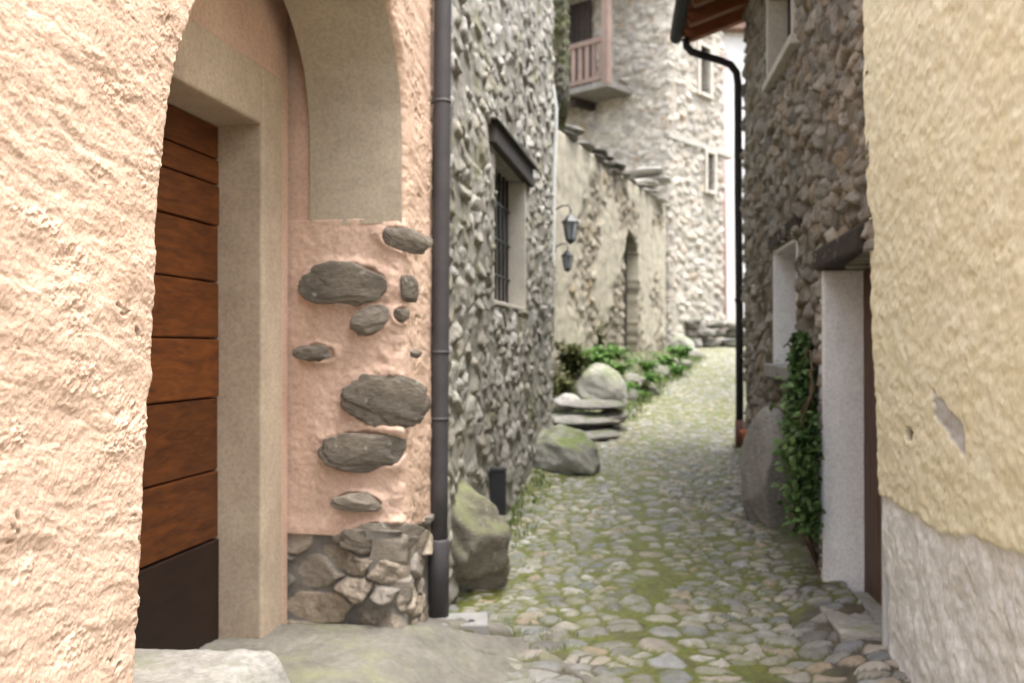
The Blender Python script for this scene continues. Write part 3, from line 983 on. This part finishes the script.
# upper window
mb = MB()
RW.box(mb, WU[1] - .06, WU[1], WU[2], WU[3], -.30, .025); RW.box(mb, WU[0], WU[0] + .06, WU[2], WU[3], -.30, .025)
RW.box(mb, WU[0] - .04, WU[1] + .04, WU[2] - .06, WU[2], -.30, .05); RW.box(mb, WU[0], WU[1], WU[3] - .06, WU[3] - .002, -.30, .02)
w2 = mb.build("window", M['lining'], rs, smooth=False, bevel=.006)
mb = MB(); RW.box(mb, WU[0] + .06, WU[1] - .06, WU[2], WU[3] - .06, -.2, -.18)
mb.build("pane", M['glass'], w2, smooth=False)
mb = MB()
for a_, b_ in (((WU[0] + WU[1]) / 2 - .03, (WU[0] + WU[1]) / 2 + .03), (WU[1] - .12, WU[1] - .06), (WU[0] + .06, WU[0] + .12)):
    mb = MB()
    RW.box(mb, a_, b_, WU[2], WU[3] - .06, -.18, -.12)
    mb.build("window_frame", M['iron'], w2, smooth=False, bevel=.004)
# eaves
OV = .52
def eave_box(mb, d0, d1, o0, z0, o1, z1, th, **kw):
    """a sloping slab between outward offsets o0 (low) and o1 (high)"""
    a, b = RW.pt(d0, z0, o0), RW.pt(d0, z1, o1)
    ax = b - a; L = np.linalg.norm(ax); ax /= L
    ay = RW.U; az = np.cross(ay, ax); az = az if az[2] > 0 else -az
    c = (a + b) / 2 + RW.U * (RW.u(d1) - RW.u(d0)) / 2 + az * th / 2
    mb.box(c, ax, ay, az, (L / 2, (RW.u(d1) - RW.u(d0)) / 2, th / 2), 0, **kw)
ZE, ZW_ = 4.53, 4.74
mb = MB()
for k in range(4):
    f0, f1 = k / 4, (k + 1) / 4
    o0, o1 = OV - (OV + .3) * f0, OV - (OV + .3) * f1
    eave_box(mb, 3.9, 8.42, o0, ZE + .10 + .35 * (OV - o0) * 1.0, o1, ZE + .10 + .35 * (OV - o1), .022, cell=RNG.random())
rf = mb.build("eave_boards", M['rafter'], rs, smooth=False)
for dd in (8.36, 7.92, 7.46, 6.9, 6.3, 5.7, 5.1, 4.5):
    mb = MB()
    eave_box(mb, dd - .05, dd + .05, OV - .02, ZE - .02, -.2, ZE - .02 + .35 * (OV + .18), .115, cell=RNG.random())
    mb.build("rafter", M['rafter'], rf, smooth=False, bevel=.006)
mb = MB()
eave_box(mb, 3.9, 8.5, OV + .05, ZE + .13, -2.8, ZE + .13 + .35 * (OV + 2.85), .06)
mb.build("roof", M['tile'], rs, smooth=False)
mb = MB()
g0 = OV + .07
ring = []
ds = np.linspace(3.9, 8.46, 20)
ang = np.linspace(math.pi, 2 * math.pi, 11)
for rr in (.062, .056):
    P = np.array([[RW.pt(dd, ZE + .07 + rr * math.sin(an), g0 + rr * math.cos(an)) for an in ang] for dd in ds])
    add_sheet(mb, P, ZV)
pe_ = [RW.pt(8.46, ZE + .07 + .062 * math.sin(an), g0 + .062 * math.cos(an)) for an in ang]
mb.add(pe_, [tuple(range(11))])
mb.build("gutter", M['pipe_dark'], rs)

# ------------------------------------------------------------------ yellow house
yh = empty("yellow_house", "pale yellow roughcast house with a bare grey base, at the right edge", "house")
def h_yellow(U, V):
    d = YW.d0 + U / YW.L
    zb = np.interp(d, [1, 2.0, 2.56, 3.0, 3.5, 4.1], [1.25, 1.15, 1.09, 1.03, .98, .98]) + .03 * fbm(U * 3, V * 3, 55, 5) + .012 * fbm(U * 25, V * 25, 56, 3)
    zone = sstep(.008, -.008, V - zb)
    rc, pit = roughcast(U, V, 501, 1.0)
    h1 = rc * .7 + .006 * fbm(U * 20, V * 26, 503, 4) + .012
    h2 = .018 * fbm(U * 4, V * 4, 510, 4) + .007 * fbm(U * 22, V * 22, 511, 4) - .006
    h = h1 * (1 - zone) + h2 * zone
    # bare patches: a slanting flake and a small hole
    def para(cu, cv, du, dv, sh_):
        uu, vv = U - cu, V - cv
        vv = vv - sh_ * uu
        return np.maximum(np.abs(uu) / du, np.abs(vv) / dv) + .30 * fbm(U * 17, V * 17, 57, 4)
    cu, cv = YW.u(3.10), E - (420 - HY) / F * 3.10
    p = sstep(1.12, .85, para(cu, cv, .16, .05, .36))
    cu2, cv2 = YW.u(3.575), E - (434 - HY) / F * 3.575
    p2 = sstep(1.1, .8, np.hypot((U - cu2) / .045, (V - cv2) / .032) + .25 * fbm(U * 40, V * 40, 58, 3))
    g = np.maximum(p, p2)
    h = h - .007 * p - .03 * p2
    cellv = np.where(p2 > p, .25, 1.0)
    # the far end of the wall stands out at the top and draws back at the foot
    lean = .055 * np.clip((V - 1.2) / 1.6, -.7, 1)
    cor = edge_round(YW.u(4.10) - U + .002, .045)
    return h + lean + cor, cellv, g, zone
mb = MB()
wall_relief(mb, YW, 2.2, 4.10, -.1, 3.6, .0075, h_yellow, [], .0, flip=True)
wall_relief(mb, YW, .5, 2.2, -.1, 3.6, .02, h_yellow, [], .0, flip=True)
wall_relief(mb, YW, .5, 4.10, 3.6, 4.7, .03, h_yellow, [], .0, flip=True)
vs = np.linspace(-.1, 4.7, 260); a = np.linspace(-.05, -.36, 14)
Vg = np.repeat(vs[:, None], 14, 1)
lean = .055 * np.clip((Vg - 1.2) / 1.6, -.7, 1)
P = YW.pt(4.10)[None, None, :] + (a[None, :, None] + lean[..., None]) * YW.N + Vg[..., None] * ZV + .008 * fbm(a[None, :] * 20 + Vg * 0, Vg * 20, 9, 4)[..., None] * YW.U
add_sheet(mb, P, YW.U, zone=sstep(1.2, .9, Vg))
YW.box(mb, .5, 4.07, -.2, 4.7, -6, -.12, zone=0)
mb.build("wall", M['yellow'], yh)

# ------------------------------------------------------------------ garden wall with its arched doorway
gw = empty("garden_wall", "worn beige plastered garden wall with a narrow arched doorway and stone slab coping", "wall")
gd0, gd1, gz0, gz1 = 13.44, 14.25, 1.4, 3.42
def h_garden(U, V):
    h, c, g = rubble(U, V, 701, .22, .14, .03, .025, .05, .3, .04, asp=1.5, rough=.01)
    zone = sstep(-.12, .22, fbm(U * 1.1, V * 1.3, 705, 5) + .25 * sstep(1.4, 2.2, V) - .1)
    h = h * (1 - zone * .85) + zone * (.035 + .008 * fbm(U * 5, V * 5, 706, 3))
    return h - .02, c, g * (1 - zone), zone
def arch_mask(U, V):
    uc, rad = (GW.u(gd0) + GW.u(gd1)) / 2, (GW.u(gd1) - GW.u(gd0)) / 2
    sp = gz1 - rad * .8
    ins = (np.abs(U - uc) < rad) & ((V < sp) | (np.hypot((U - uc) / rad, (V - sp) / (rad * .8)) < 1))
    return ~ins
mb = MB()
wall_relief(mb, GW, 9.6, 16.2, .9, 4.2, .024, h_garden, [], .42, maskfun=arch_mask)
mb.build("wall", M['garden'], gw)
mb = MB()
GW.box(mb, gd0 - .1, gd1 + .1, 1.35, 3.5, -.24, -.20)
for k in range(7):
    dd = gd0 + .02 + k * .135
    GW.box(mb, dd, dd + .128, 1.4, 3.45, -.20, -.17, cell=RNG.random())
mb.build("door", M['dark_wood'], gw, smooth=False)
r = np.random.default_rng(9)
dd = 9.6
while dd < 16.2:
    L = r.uniform(.35, .7)
    for lay in range(r.integers(1, 3)):
        mb = MB()
        zc = 4.22 + .07 * lay + r.uniform(-.02, .03)
        rock(mb, GW.pt(dd + L / 2, zc, -.20 + r.uniform(-.04, .05)), (.28, L * .56, .042), int(800 + dd * 10 + lay), r.uniform(-.15, .15) - .37, r.uniform(-.06, .06), 3, 10, .1, .8)
        mb.build("coping_slab", M['slate'] if dd < 14.3 else M['pale_slab'], gw)
    dd += L * .92
# stepped slabs at the end against the tower
for k, (px, py, d_, w_) in enumerate([(648, 173, 15.6, .30), (655, 181, 15.8, .34), (641, 185, 15.3, .28)]):
    mb = MB()
    rock(mb, W(px, py, d_), (w_, .4, .07), 880 + k, .3, 0, 3, 10, .1, .8)
    mb.build("coping_slab", M['pale_slab'], gw)

# ------------------------------------------------------------------ tower house with balcony
tw = empty("tower_house", "tall pale stone house closing the lane, with a wooden balcony", "house")
TC = (3.03, 17.5)
TL = Line(TC[0], TC[1], -1.12, -1)      # left face, running away to the left
TR = Line(TC[0], TC[1], .86, -1)        # right face
TL.N = np.array((-1, -1.12, 0)) / math.hypot(1, 1.12)
TR.N = np.array((1, -.86, 0)) / math.hypot(1, .86)
def h_tower(seed):
    def f(U, V):
        h, c, g = rubble(U, V, seed, .26, .15, .04, .025, .06, .3, .04, asp=1.6, rough=.012)
        return h - .02, c, g, 0
    return f
mb = MB()
wall_relief(mb, TL, 17.5, 21.5, 1.2, 10.5, .032, h_tower(901), [], .3)
def tr_d(px): return (lambda t: 17.5 + t)(((px - CX) / F * 17.5 - 3.03) / (.86 - (px - CX) / F))
TW1 = (tr_d(699), tr_d(709), E + (HY - 98) / F * 18.9, E + (HY - 52) / F * 18.9)
TW2 = (tr_d(706), tr_d(713), E + (HY - 192) / F * 18.9, E + (HY - 155) / F * 18.9)
wall_relief(mb, TR, 17.5, 19.25, 1.2, 10.5, .032, h_tower(903), [TW1, TW2], .3, flip=True)
p0, p1 = TL.pt(21.5), TL.pt(17.5)
qs = [TL.pt(17.75, 0, -.3), TL.pt(21.3, 0, -.3), TL.pt(21.3, 0, -.3) + TR.U * 2.1, TL.pt(17.75, 0, -.3) + TR.U * 2.1]
vb = [q + ZV * z for z in (1.0, 10.5) for q in qs]
mb.add(vb, [(0, 1, 2, 3), (4, 7, 6, 5), (0, 4, 5, 1), (1, 5, 6, 2), (2, 6, 7, 3), (3, 7, 4, 0)])
mb.build("wall", M['tower_rubble'], tw)
for (a0, a1, z0, z1), nm in ((TW1, 0), (TW2, 1)):
    mb = MB()
    b = .07
    TR.box(mb, a0 - b, a0, z0 - b, z1 + b, -.2, .06); TR.box(mb, a1, a1 + b, z0 - b, z1 + b, -.2, .06)
    TR.box(mb, a0, a1, z1, z1 + b, -.2, .06); TR.box(mb, a0, a1, z0 - b, z0, -.2, .09)
    wo = mb.build("window", M['lining'], tw, smooth=False, bevel=.01)
    mb = MB(); TR.box(mb, a0, a1, z0, z1, -.22, -.18)
    mb.build("pane", M['glass'] if nm else M['old_wood'], wo, smooth=False)
mb = MB()
TR.box(mb, 17.5, 19.5, E + (HY - 147) / F * 18.6 - .06, E + (HY - 147) / F * 18.6 + .05, -.1, .05)
mb.build("string_course", M['pale_slab'], tw, smooth=False, bevel=.01)
# balcony
bz = E + (HY - 88) / F * 17.8
b0 = TL.pt(18.04); bu = TL.U; bn = TL.N
def bp(u, o, z): return b0 + bu * u + bn * o + ZV * z
bal = MB()
bal.box(bp(1.6, .42, bz), bu, bn, ZV, (1.6, .44, .06))
bal_o = bal.build("balcony", M['slate'], tw, smooth=False, bevel=.01)
for u_ in (1.0, 2.4):
    mb = MB()
    mb.box(bp(u_, .3, bz - .14), bu, bn, ZV, (.06, .38, .08))
    mb.build("bracket", M['dark_wood'], bal_o, smooth=False)
mb = MB()
mb.box(bp(1.6, .80, bz + .90), bu, bn, ZV, (1.6, .04, .05)); mb.box(bp(1.6, .80, bz + .15), bu, bn, ZV, (1.6, .03, .04))
for u_ in np.arange(.2, 3.2, .17):
    mb.box(bp(u_, .80, bz + .5), bu, bn, ZV, (.045, .018, .40), cell=RNG.random())
mb.build("railing", M['old_wood'], bal_o, smooth=False)
for u_ in (.06, 1.6, 3.1):
    mb = MB()
    mb.box(bp(u_, .80, bz + 1.2), bu, bn, ZV, (.07, .07, 1.2), cell=.6)
    a_, c_ = bp(u_ + .0, .80, bz + 1.75), bp(u_ + .45, .80, bz + 2.3)
    mb.tube([a_, c_], .05, 6, cell=.4)
    mb.build("post", M['old_wood'], bal_o, smooth=False)
mb = MB()
mb.box(bp(1.6, .45, bz + 2.42), bu, bn, ZV, (1.9, .75, .05), cell=.1)
mb.build("boarding", M['rafter'], bal_o, smooth=False)
mb = MB()
for k in range(8):
    mb.box(bp(1.05 + k * .14, .085, bz + 1.1), bu, bn, ZV, (.066, .02, 1.0), cell=RNG.random())
mb.build("door", M['dark_wood'], bal_o, smooth=False)

# low dry stone wall across the bend and the pale house beyond
dw = empty("dry_stone_wall", "low rough wall of piled grey stones at the far bend of the lane", "wall")
r = np.random.default_rng(33)
k = 0
for row in range(3):
    px = 690 + r.uniform(0, 5)
    while px < 760:
        mb = MB()
        w_ = r.uniform(.14, .26)
        d_ = 18.2 - row * .05 + (px - 690) * .012
        zb = float(zg(np.array(3.9), np.array(18.2))) + .10 + row * .2
        p = W(px, 340, d_); p[2] = zb
        rock(mb, p, (w_, .2, r.uniform(.08, .13)), 900 + k, r.uniform(0, 3), 0, 4, 8, .14, .6, .2)
        mb.build("stone", M['slate'], dw); k += 1
        px += w_ * 2 * F / d_ * .92

fh = empty("far_house", "pale cream rendered house glimpsed in the gap beyond the stone tower", "house")
FHL = Line((724 - CX) / F * 24, 24, .30, 1)
mb = MB()
c = np.array(((700 - CX) / F * 26, 26, 5.0))
mb.box(np.array((7.3, 27.5, 4.4)), (1, 0, 0), (0, 1, 0), ZV, (1.4, 2, 6.2))
mb.build("wall", M['white_plaster'], fh, smooth=False)
mb = MB()
mb.tube([(6.0, 25.4, 10.0), (6.0, 25.4, 2.0)], .06, 8)
mb.build("downpipe", mat_simple("pink_pipe", (.52, .33, .31), .6), fh)
mb = MB()
mb.box(np.array((7.3, 27.5, 10.7)), (1, 0, 0), (0, 1, 0), ZV, (1.7, 2.4, .10))
mb.build("roof", M['tile'], fh, smooth=False)
mb = MB()
mb.box(np.array((7.2, 25.48, 4.6)), (1, 0, 0), (0, 1, 0), ZV, (.2, .04, .4))
mb.build("window", M['glass'], fh, smooth=False)

def gz(x, d): return float(zg(np.array(x), np.array(d)))
# ------------------------------------------------------------------ downpipes, plate, drain, lanterns
dp = empty("downpipe", "brown painted metal downpipe on the corner of the pink house", "drainpipe")
mb = MB()
base = W(438.5, 618, 4.46); topp = W(443.5, -120, 4.46)
mb.tube([base + (topp - base) * f for f in np.linspace(.1, 1, 12)], .043, 20)
mb.build("pipe", M['pipe'], dp)
mb = MB()
mb.tube([base, base + (topp - base) * .105, base + (topp - base) * .108], [.052, .052, .045], 20)
mb.build("pipe_shoe", M['pipe'], dp)
for f in (.27, .36, .70):
    mb = MB()
    p = base + (topp - base) * f
    mb.tube([p - ZV * .008, p + ZV * .008], .0455, 20)
    mb.tube([p, p - LF.N * .12], .008, 6)
    mb.build("bracket", M['pipe'], dp)

dp2 = empty("downpipe", "dark metal downpipe with a swan neck under the eaves of the right stone house", "drainpipe")
mb = MB()
dpd = 8.32
pp = [W(686, 38, dpd), W(687, 46, dpd), W(692, 51, dpd), W(704, 55, dpd), W(720, 59.5, dpd), W(731, 64, dpd), W(737, 72, dpd), W(738.5, 84, dpd),
      W(738.5, 200, dpd), W(739.5, 320, dpd), W(739.5, 425, dpd)]
mb.tube(pp, .035, 14)
mb.build("pipe", M['pipe_dark'], dp2)
mb = MB()
mb.tube([W(739.5, 420, dpd), W(739.5, 447, dpd)], .042, 14)
mb.build("pipe_shoe", mat_simple("red_brown_shoe", (.12, .045, .035), .5), dp2)
for py in (150, 300):
    mb = MB(); p = W(739, py, dpd)
    mb.tube([p - ZV * .015, p + ZV * .015], .040, 14); mb.tube([p, p + np.array((.12, -.02, 0))], .008, 6)
    mb.build("bracket", M['pipe_dark'], dp2)

st = empty("pipe_stub", "short grey standing pipe beside the swan neck downpipe", "drainpipe")
mb = MB()
sd = 8.0
mb.tube([W(751, 438, sd), W(751, 364, sd)], .034, 12)
mb.build("pipe", M['pipe'], st)
mb = MB(); mb.tube([W(751, 368, sd), W(751, 360, sd)], .04, 12)
mb.build("collar", M['pipe'], st)
mb = MB()
pc = W(747.5, 437, 7.9)
rings = [(0, .035), (.0, .04), (.07, .055), (.075, .062), (.10, .062), (.10, .052), (.03, .04)]
mb.tube([pc + ZV * (z - .04) for z, _ in rings[1:5]], [q for _, q in rings[1:5]], 14)
tag(mb.build("flower_pot", M['terracotta']), "tiny terracotta pot at the foot of the dark downpipe", "pot")

mb = MB()
c = W(498, 491, 5.75)
mb.box(c, np.array((.98, -.18, 0)), np.array((.18, .98, 0)), ZV, (.052, .012, .15))
mb.box(c + ZV * .135 - np.array((0, .014, 0)), np.array((.98, -.18, 0)), np.array((.18, .98, 0)), ZV, (.045, .005, .010))
tag(mb.build("metal_plate", M['iron'], smooth=False, bevel=.004), "small upright black metal plate against the grey stone house wall", "plate")

dr_ = empty("drain_block", "pale concrete drain block at the foot of the brown downpipe", "drain")
mb = MB()
p = W(458, 621, 4.42)
zt = max(p[2], gz(p[0], 4.42) + .085)
mb.box(np.array((p[0], 4.42, zt - .05)), (1, .1, 0), (-.1, 1, 0), ZV, (.145, .10, .05), .004)
mb.build("block", M['concrete'], dr_, smooth=False, bevel=.01)
mb = MB()
mb.tube([(p[0] + .07, 4.38, zt - .02), (p[0] + .07, 4.38, zt + .004)], .016, 10)
mb.build("drain_hole", M['iron'], dr_)

def make_lantern():
    o = empty("wall_lantern", "", "lantern", "black lanterns on the garden wall")
    mb = MB()                            # arm from the wall (-x) to the lantern axis (origin: top of lantern)
    mb.tube([(-.20, 0, .05), (-.10, 0, .10), (-.02, 0, .10), (0, 0, .05), (0, 0, 0)], .010, 8)
    mb.box((-.205, 0, .04), (1, 0, 0), (0, 1, 0), ZV, (.012, .03, .07))
    mb.build("arm", M['iron'], o)
    mb = MB()
    mb.tube([(0, 0, .0), (0, 0, -.03), (0, 0, -.09), (0, 0, -.10)], [.02, .045, .105, .105], 6)
    mb.build("cap", M['iron'], o, smooth=False)
    mb = MB(); mb.tube([(0, 0, -.10), (0, 0, -.29)], [.078, .048], 6, caps=False)
    mb.build("lamp_glass", M['lamp_glass'], o, smooth=False)
    mb = MB()
    for k in range(6):
        an = k * math.pi / 3
        cs, sn = math.cos(an), math.sin(an)
        mb.tube([(.086 * cs, .086 * sn, -.10), (.052 * cs, .052 * sn, -.29)], .008, 5)
    mb.tube([(0, 0, -.285), (0, 0, -.30), (0, 0, -.34)], [.058, .058, .012], 6)
    mb.build("cage", M['iron'], o, smooth=False)
    return o
def dup(root, label):
    r_ = root.copy(); scene.collection.objects.link(r_); r_["label"] = label
    for ch in list(root.children):
        c_ = ch.copy(); scene.collection.objects.link(c_); c_.parent = r_
    return r_
l1 = make_lantern(); l1["label"] = "upper and larger of two black wall lanterns beyond the grey stone house"
l2 = dup(l1, "lower and smaller of two black wall lanterns beyond the grey stone house")
ang = math.atan2(GW.N[1], GW.N[0])
p = GW.pt(10.22, 0, .25); l1.location = W(568.5, 214, p[1])
l1.location.x = p[0] + .01; l1.rotation_euler.z = ang
p = GW.pt(10.30, 0, .24); l2.location = W(566, 250, p[1]); l2.location.x = p[0] - .04; l2.rotation_euler.z = ang
l2.scale = (.74, .74, .74)

# ------------------------------------------------------------------ boulders and slabs
def one_rock(name, c, size, seed, mat, label, cat, rotz=0, tilt=0, facets=11, lump=.12, flat=.75, sub=5, group=None, strata=0.0):
    mb = MB()
    rock(mb, (0, 0, 0), size, seed, rotz, tilt, sub, facets, lump, flat, strata)
    o = mb.build(name, mat)
    o.location = c
    return tag(o, label, cat, group)
def gz(x, d): return float(zg(np.array(x), np.array(d)))
one_rock("boulder", (-.31, 5.10, gz(-.2, 5.1) + .22), (.27, .30, .39), 29, M['boulder'], "big craggy boulder with a mossy top right behind the brown downpipe", "boulder", .3, .1, 10, .2, .72, strata=.5)
one_rock("boulder", (.40, 7.75, gz(.45, 7.6) + .07), (.26, .42, .27), 22, M['mossy_rock'], "low rounded mossy boulder at the far foot of the grey stone house", "boulder", .5, 0, 9, .12, .68, strata=.4)
one_rock("boulder", (1.0, 10.35, 1.12), (.285, .30, .31), 23, M['mossy_rock'], "large grey boulder sitting on stacked flat slabs among green plants", "boulder", .2, -.12, 8, .10, .62, strata=.35)
slabs = [(590, 405, 9.2, .36, .045, "topmost flat grey slab directly under the large grey boulder"), (583, 419, 9.05, .36, .06, "middle flat slab of the stack under the large grey boulder"),
         (612, 416, 9.2, .16, .07, "small blocky stone at the right end of the slab stack"), (592, 434, 8.85, .26, .045, "lowest thin slab at the foot of the slab stack beside the cobbles"),
         (568, 402, 9.4, .14, .08, "whitish stone wedged at the left end of the slab stack")]
for i, (px, py, d_, w_, hh, lab) in enumerate(slabs):
    one_rock("stone_slab", W(px, py, d_), (w_, .26, hh), 40 + i, M['slate'] if i < 4 else M['pale_slab'], lab, "slab", random.uniform(-.3, .3), .05, 11, .10, .8, 4, "flat slabs stacked by the garden wall")
one_rock("boulder", (1.755, 6.15, gz(1.8, 6.2) + .30), (.17, .24, .44), 27, M['step'], "upright grey boulder leaning on the right stone house beside the ivy", "boulder", .15, .05, 9, .08, .7, strata=.4)
one_rock("boulder", (1.95, 6.6, gz(1.9, 6.6) + .18), (.13, .24, .30), 28, M['slate'], "smaller grey stone behind the upright boulder near the ivy", "boulder", .1, .05, 9, .08, .8)
terr = [(632, 384, 11.6, .22, .09), (655, 374, 12.8, .26, .08), (676, 366, 13.9, .26, .08), (645, 392, 11.4, .16, .07), (692, 358, 15.6, .22, .10), (622, 398, 10.9, .18, .10)]
tl = ["flat kerb stone just right of the large grey boulder", "long kerb stone below the arched garden doorway", "kerb stone right of the arched garden doorway", "small kerb stone lowest on the grassy verge",
      "farthest kerb stone near the low dry stone wall", "rough kerb stone at the right foot of the large grey boulder"]
for i, (px, py, d_, w_, hh) in enumerate(terr):
    c = W(px, py, d_)
    one_rock("kerb_stone", c, (w_, .2, hh + .05), 60 + i, M['slate'], tl[i], "stone", .5, 0, 10, .1, .8, 4, "stones edging the bank under the garden wall")
one_rock("boulder", W(681, 350, 16.4), (.22, .2, .26), 71, M['mossy_rock'], "dark mossy stone at the foot of the tower house corner", "boulder", 0, 0, 10, .1, .8, 4)

# entrance step: a thick worn stone in the arch
mb = MB()
ux = np.linspace(-1, 1, 120); uy = np.linspace(-1, 1, 60)
UX, UY = np.meshgrid(ux, uy)
rr = np.maximum(np.abs(UX), np.abs(UY))
w_ = .012 * fbm(UX * 5, UY * 5, 91, 4)
prof = sstep(1.0, .70, np.abs(UX) + .12 * fbm(UY * 2, UX * 2, 92, 4)) * sstep(1.0, .60, np.abs(UY) + .14 * fbm(UX * 3, UY, 93, 4))
SX = -1.22 + .55 * UX; SY = 2.78 + .27 * UY + .03 * UX
SZ = .30 + .372 * np.sqrt(prof) + w_ - .02 * UX
add_sheet(mb, np.stack([SX, SY, SZ], -1), ZV, None, .1, .5, 0, 0)
o = mb.build("stone_step", M['step'])
tag(o, "thick worn grey stone step lying in the pink arched entrance", "step")

# ------------------------------------------------------------------ plants
iv = empty("ivy", "dark green ivy climbing beside the white door jamb of the right stone house", "plant")
mb = MB(); ms = MB()
r = np.random.default_rng(17)
z_lo, z_hi = gz(1.75, 5.4) + .26, 1.72
for s_ in range(7):
    d0 = r.uniform(5.10, 5.16); path = [RW.pt(d0, z_lo - .2, .0)]
    for z in np.linspace(z_lo, z_hi - r.uniform(.0, .5), 9):
        d0 += r.normal(.012, .03); path.append(RW.pt(d0, z, .04 + abs(r.normal(0, .04))))
    ms.tube(path, .007, 5)
for k in range(4600):
    f = r.random() ** .85
    z = z_lo + (z_hi - z_lo) * f
    half = np.interp(f, [0, .12, .35, .6, .8, 1], [.15, .19, .19, .16, .10, .05])
    dc = np.interp(f, [0, .5, 1], [5.06, 5.10, 5.30])
    dd = dc + r.normal(0, .45) * half
    out = abs(r.normal(0, .6)) * np.interp(f, [0, .4, 1], [.09, .12, .06]) + .02
    # lumpy outline: keep leaves where a clump noise is high
    if fbm(np.array([dd * 6]), np.array([z * 6]), 5, 3)[0] < -.18: continue
    c = RW.pt(dd, z, out)
    dirv = RW.N * r.uniform(.2, 1) + np.array((r.normal(0, .5), r.normal(0, .5), r.normal(-.35, .4)))
    up_ = RW.N * .5 + ZV * .8 + r.normal(0, .4, 3)
    L = r.uniform(.022, .06)
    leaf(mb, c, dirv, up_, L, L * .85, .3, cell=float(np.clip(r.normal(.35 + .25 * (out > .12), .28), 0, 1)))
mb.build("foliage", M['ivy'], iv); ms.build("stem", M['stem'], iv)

def herb(px, py, d_, rad, hgt, n, mat, label, seed, cat="plant", group="green herbs on the bank under the garden wall"):
    r = np.random.default_rng(seed)
    o = empty("herb", label, cat, group)
    c0 = W(px, py, d_)
    mb = MB(); ms = MB()
    for s_ in range(9):
        an = r.uniform(0, 6.28); q = r.uniform(.2, 1) * rad * 1.25
        tip = np.array((math.cos(an) * q, math.sin(an) * q, hgt * r.uniform(.6, 1.0)))
        path = [np.zeros(3), tip * np.array((.3, .3, .6)), tip]
        ms.tube(path, .006, 4)
        for k in range(int(n * 1.6) // 9):
            t_ = r.uniform(.25, 1.05)
            p = np.array((tip[0] * t_ ** 1.6, tip[1] * t_ ** 1.6, tip[2] * t_)) + r.normal(0, .02, 3)
            dv_ = np.array((r.normal(0, 1), r.normal(0, 1), r.normal(.15, .4)))
            L = r.uniform(.06, .12)
            leaf(mb, p, dv_, ZV + r.normal(0, .2, 3), L, L * .6, .3, cell=float(np.clip(r.normal(.5, .3), 0, 1)))
    a = mb.build("foliage", mat, o); b = ms.build("stem", M['stem'], o)
    o.location = c0
    return o
hl = [(592, 372, 11.0, .26, .26, 260, 'fern', "bright green leafy herb growing right above the large grey boulder"),
      (571, 380, 10.3, .25, .40, 260, 'olive', "dull olive weed in the shaded corner left of the large grey boulder"),
      (606, 362, 12.0, .22, .18, 200, 'fern', "small bright herb at the garden wall foot, left of the arched doorway"),
      (618, 376, 11.4, .22, .18, 200, 'fern', "bright herb directly right of the large grey boulder's top"),
      (630, 402, 10.9, .20, .22, 200, 'fern', "bright herb lowest on the bank, at the edge of the cobbles"),
      (640, 372, 12.4, .22, .16, 180, 'fern', "bright herb below the arched doorway in the garden wall"),
      (662, 368, 13.5, .24, .18, 180, 'fern', "bright herb just right of the arched doorway"),
      (682, 358, 15.0, .24, .18, 160, 'fern', "farthest bright herb by the tower house corner"),
      (573, 366, 11.0, .12, .12, 80, 'rust', "rusty red dying weed left above the large grey boulder"),
      (588, 352, 12.2, .24, .34, 200, 'olive', "olive creeper at the garden wall foot under the two lanterns"),
      (648, 384, 12.0, .22, .12, 140, 'fern', "low bright herb between kerb stones on the verge"),
      (668, 376, 13.0, .24, .14, 160, 'fern', "bright herb on the verge well to the right of the doorway, spilling onto the cobbles"),
      (640, 396, 11.3, .20, .14, 160, 'olive', "dull olive weed at the edge of the cobbles below the kerb stones"),
      (560, 398, 9.6, .16, .26, 160, 'olive', "dark olive weed in the corner at the left end of the slab stack")]
for i, (px, py, d_, rad, hg, n_, mk, lab) in enumerate(hl):
    herb(px, py, d_, rad, hg, n_, M[mk], lab, 500 + i)

# tufts of grass and moss along the joints and wall feet
mb = MB()
r = np.random.default_rng(77)
def blade(p, h_, lean):
    w_ = h_ * .09
    d_ = np.array((math.cos(lean), math.sin(lean), 0))
    s_ = np.array((-d_[1], d_[0], 0))
    b = p + d_ * h_ * .15 + ZV * h_ * .6; t_ = p + d_ * h_ * .5 + ZV * h_
    mb.add([p - s_ * w_, p + s_ * w_, b + s_ * w_ * .7, b - s_ * w_ * .7, t_], [(0, 1, 2, 3), (3, 2, 4)], cell=r.random())
def tuft(x, d_, n_, h_, spread):
    for k in range(n_):
        xx, yy = x + r.normal(0, spread), d_ + r.normal(0, spread)
        blade(np.array((xx, yy, gz(xx, yy) + .02)), h_ * r.uniform(.4, 1), r.uniform(0, 6.28))
for k in range(130):
    d_ = r.uniform(5.6, 9.0); tuft(.182 * d_ - 1.21 + .05 + abs(r.normal(0, .08)), d_, 9, .05, .03)
for k in range(60):
    d_ = r.uniform(4.6, 8.4); tuft(1.732 + .1214 * (d_ - 5.06) - .04 - abs(r.normal(0, .03)), d_, 6, .045, .025)
for k in range(520):
    d_ = r.uniform(9.5, 16); tuft(float(street_left(d_)) - r.uniform(-.15, .5), d_, 9, .07, .05)
for k in range(14):
    tuft(r.uniform(-.1, .3), r.uniform(4.1, 4.6), 8, .03, .02)
kind(mb.build("grass", M['grass'], smooth=False), "stuff")
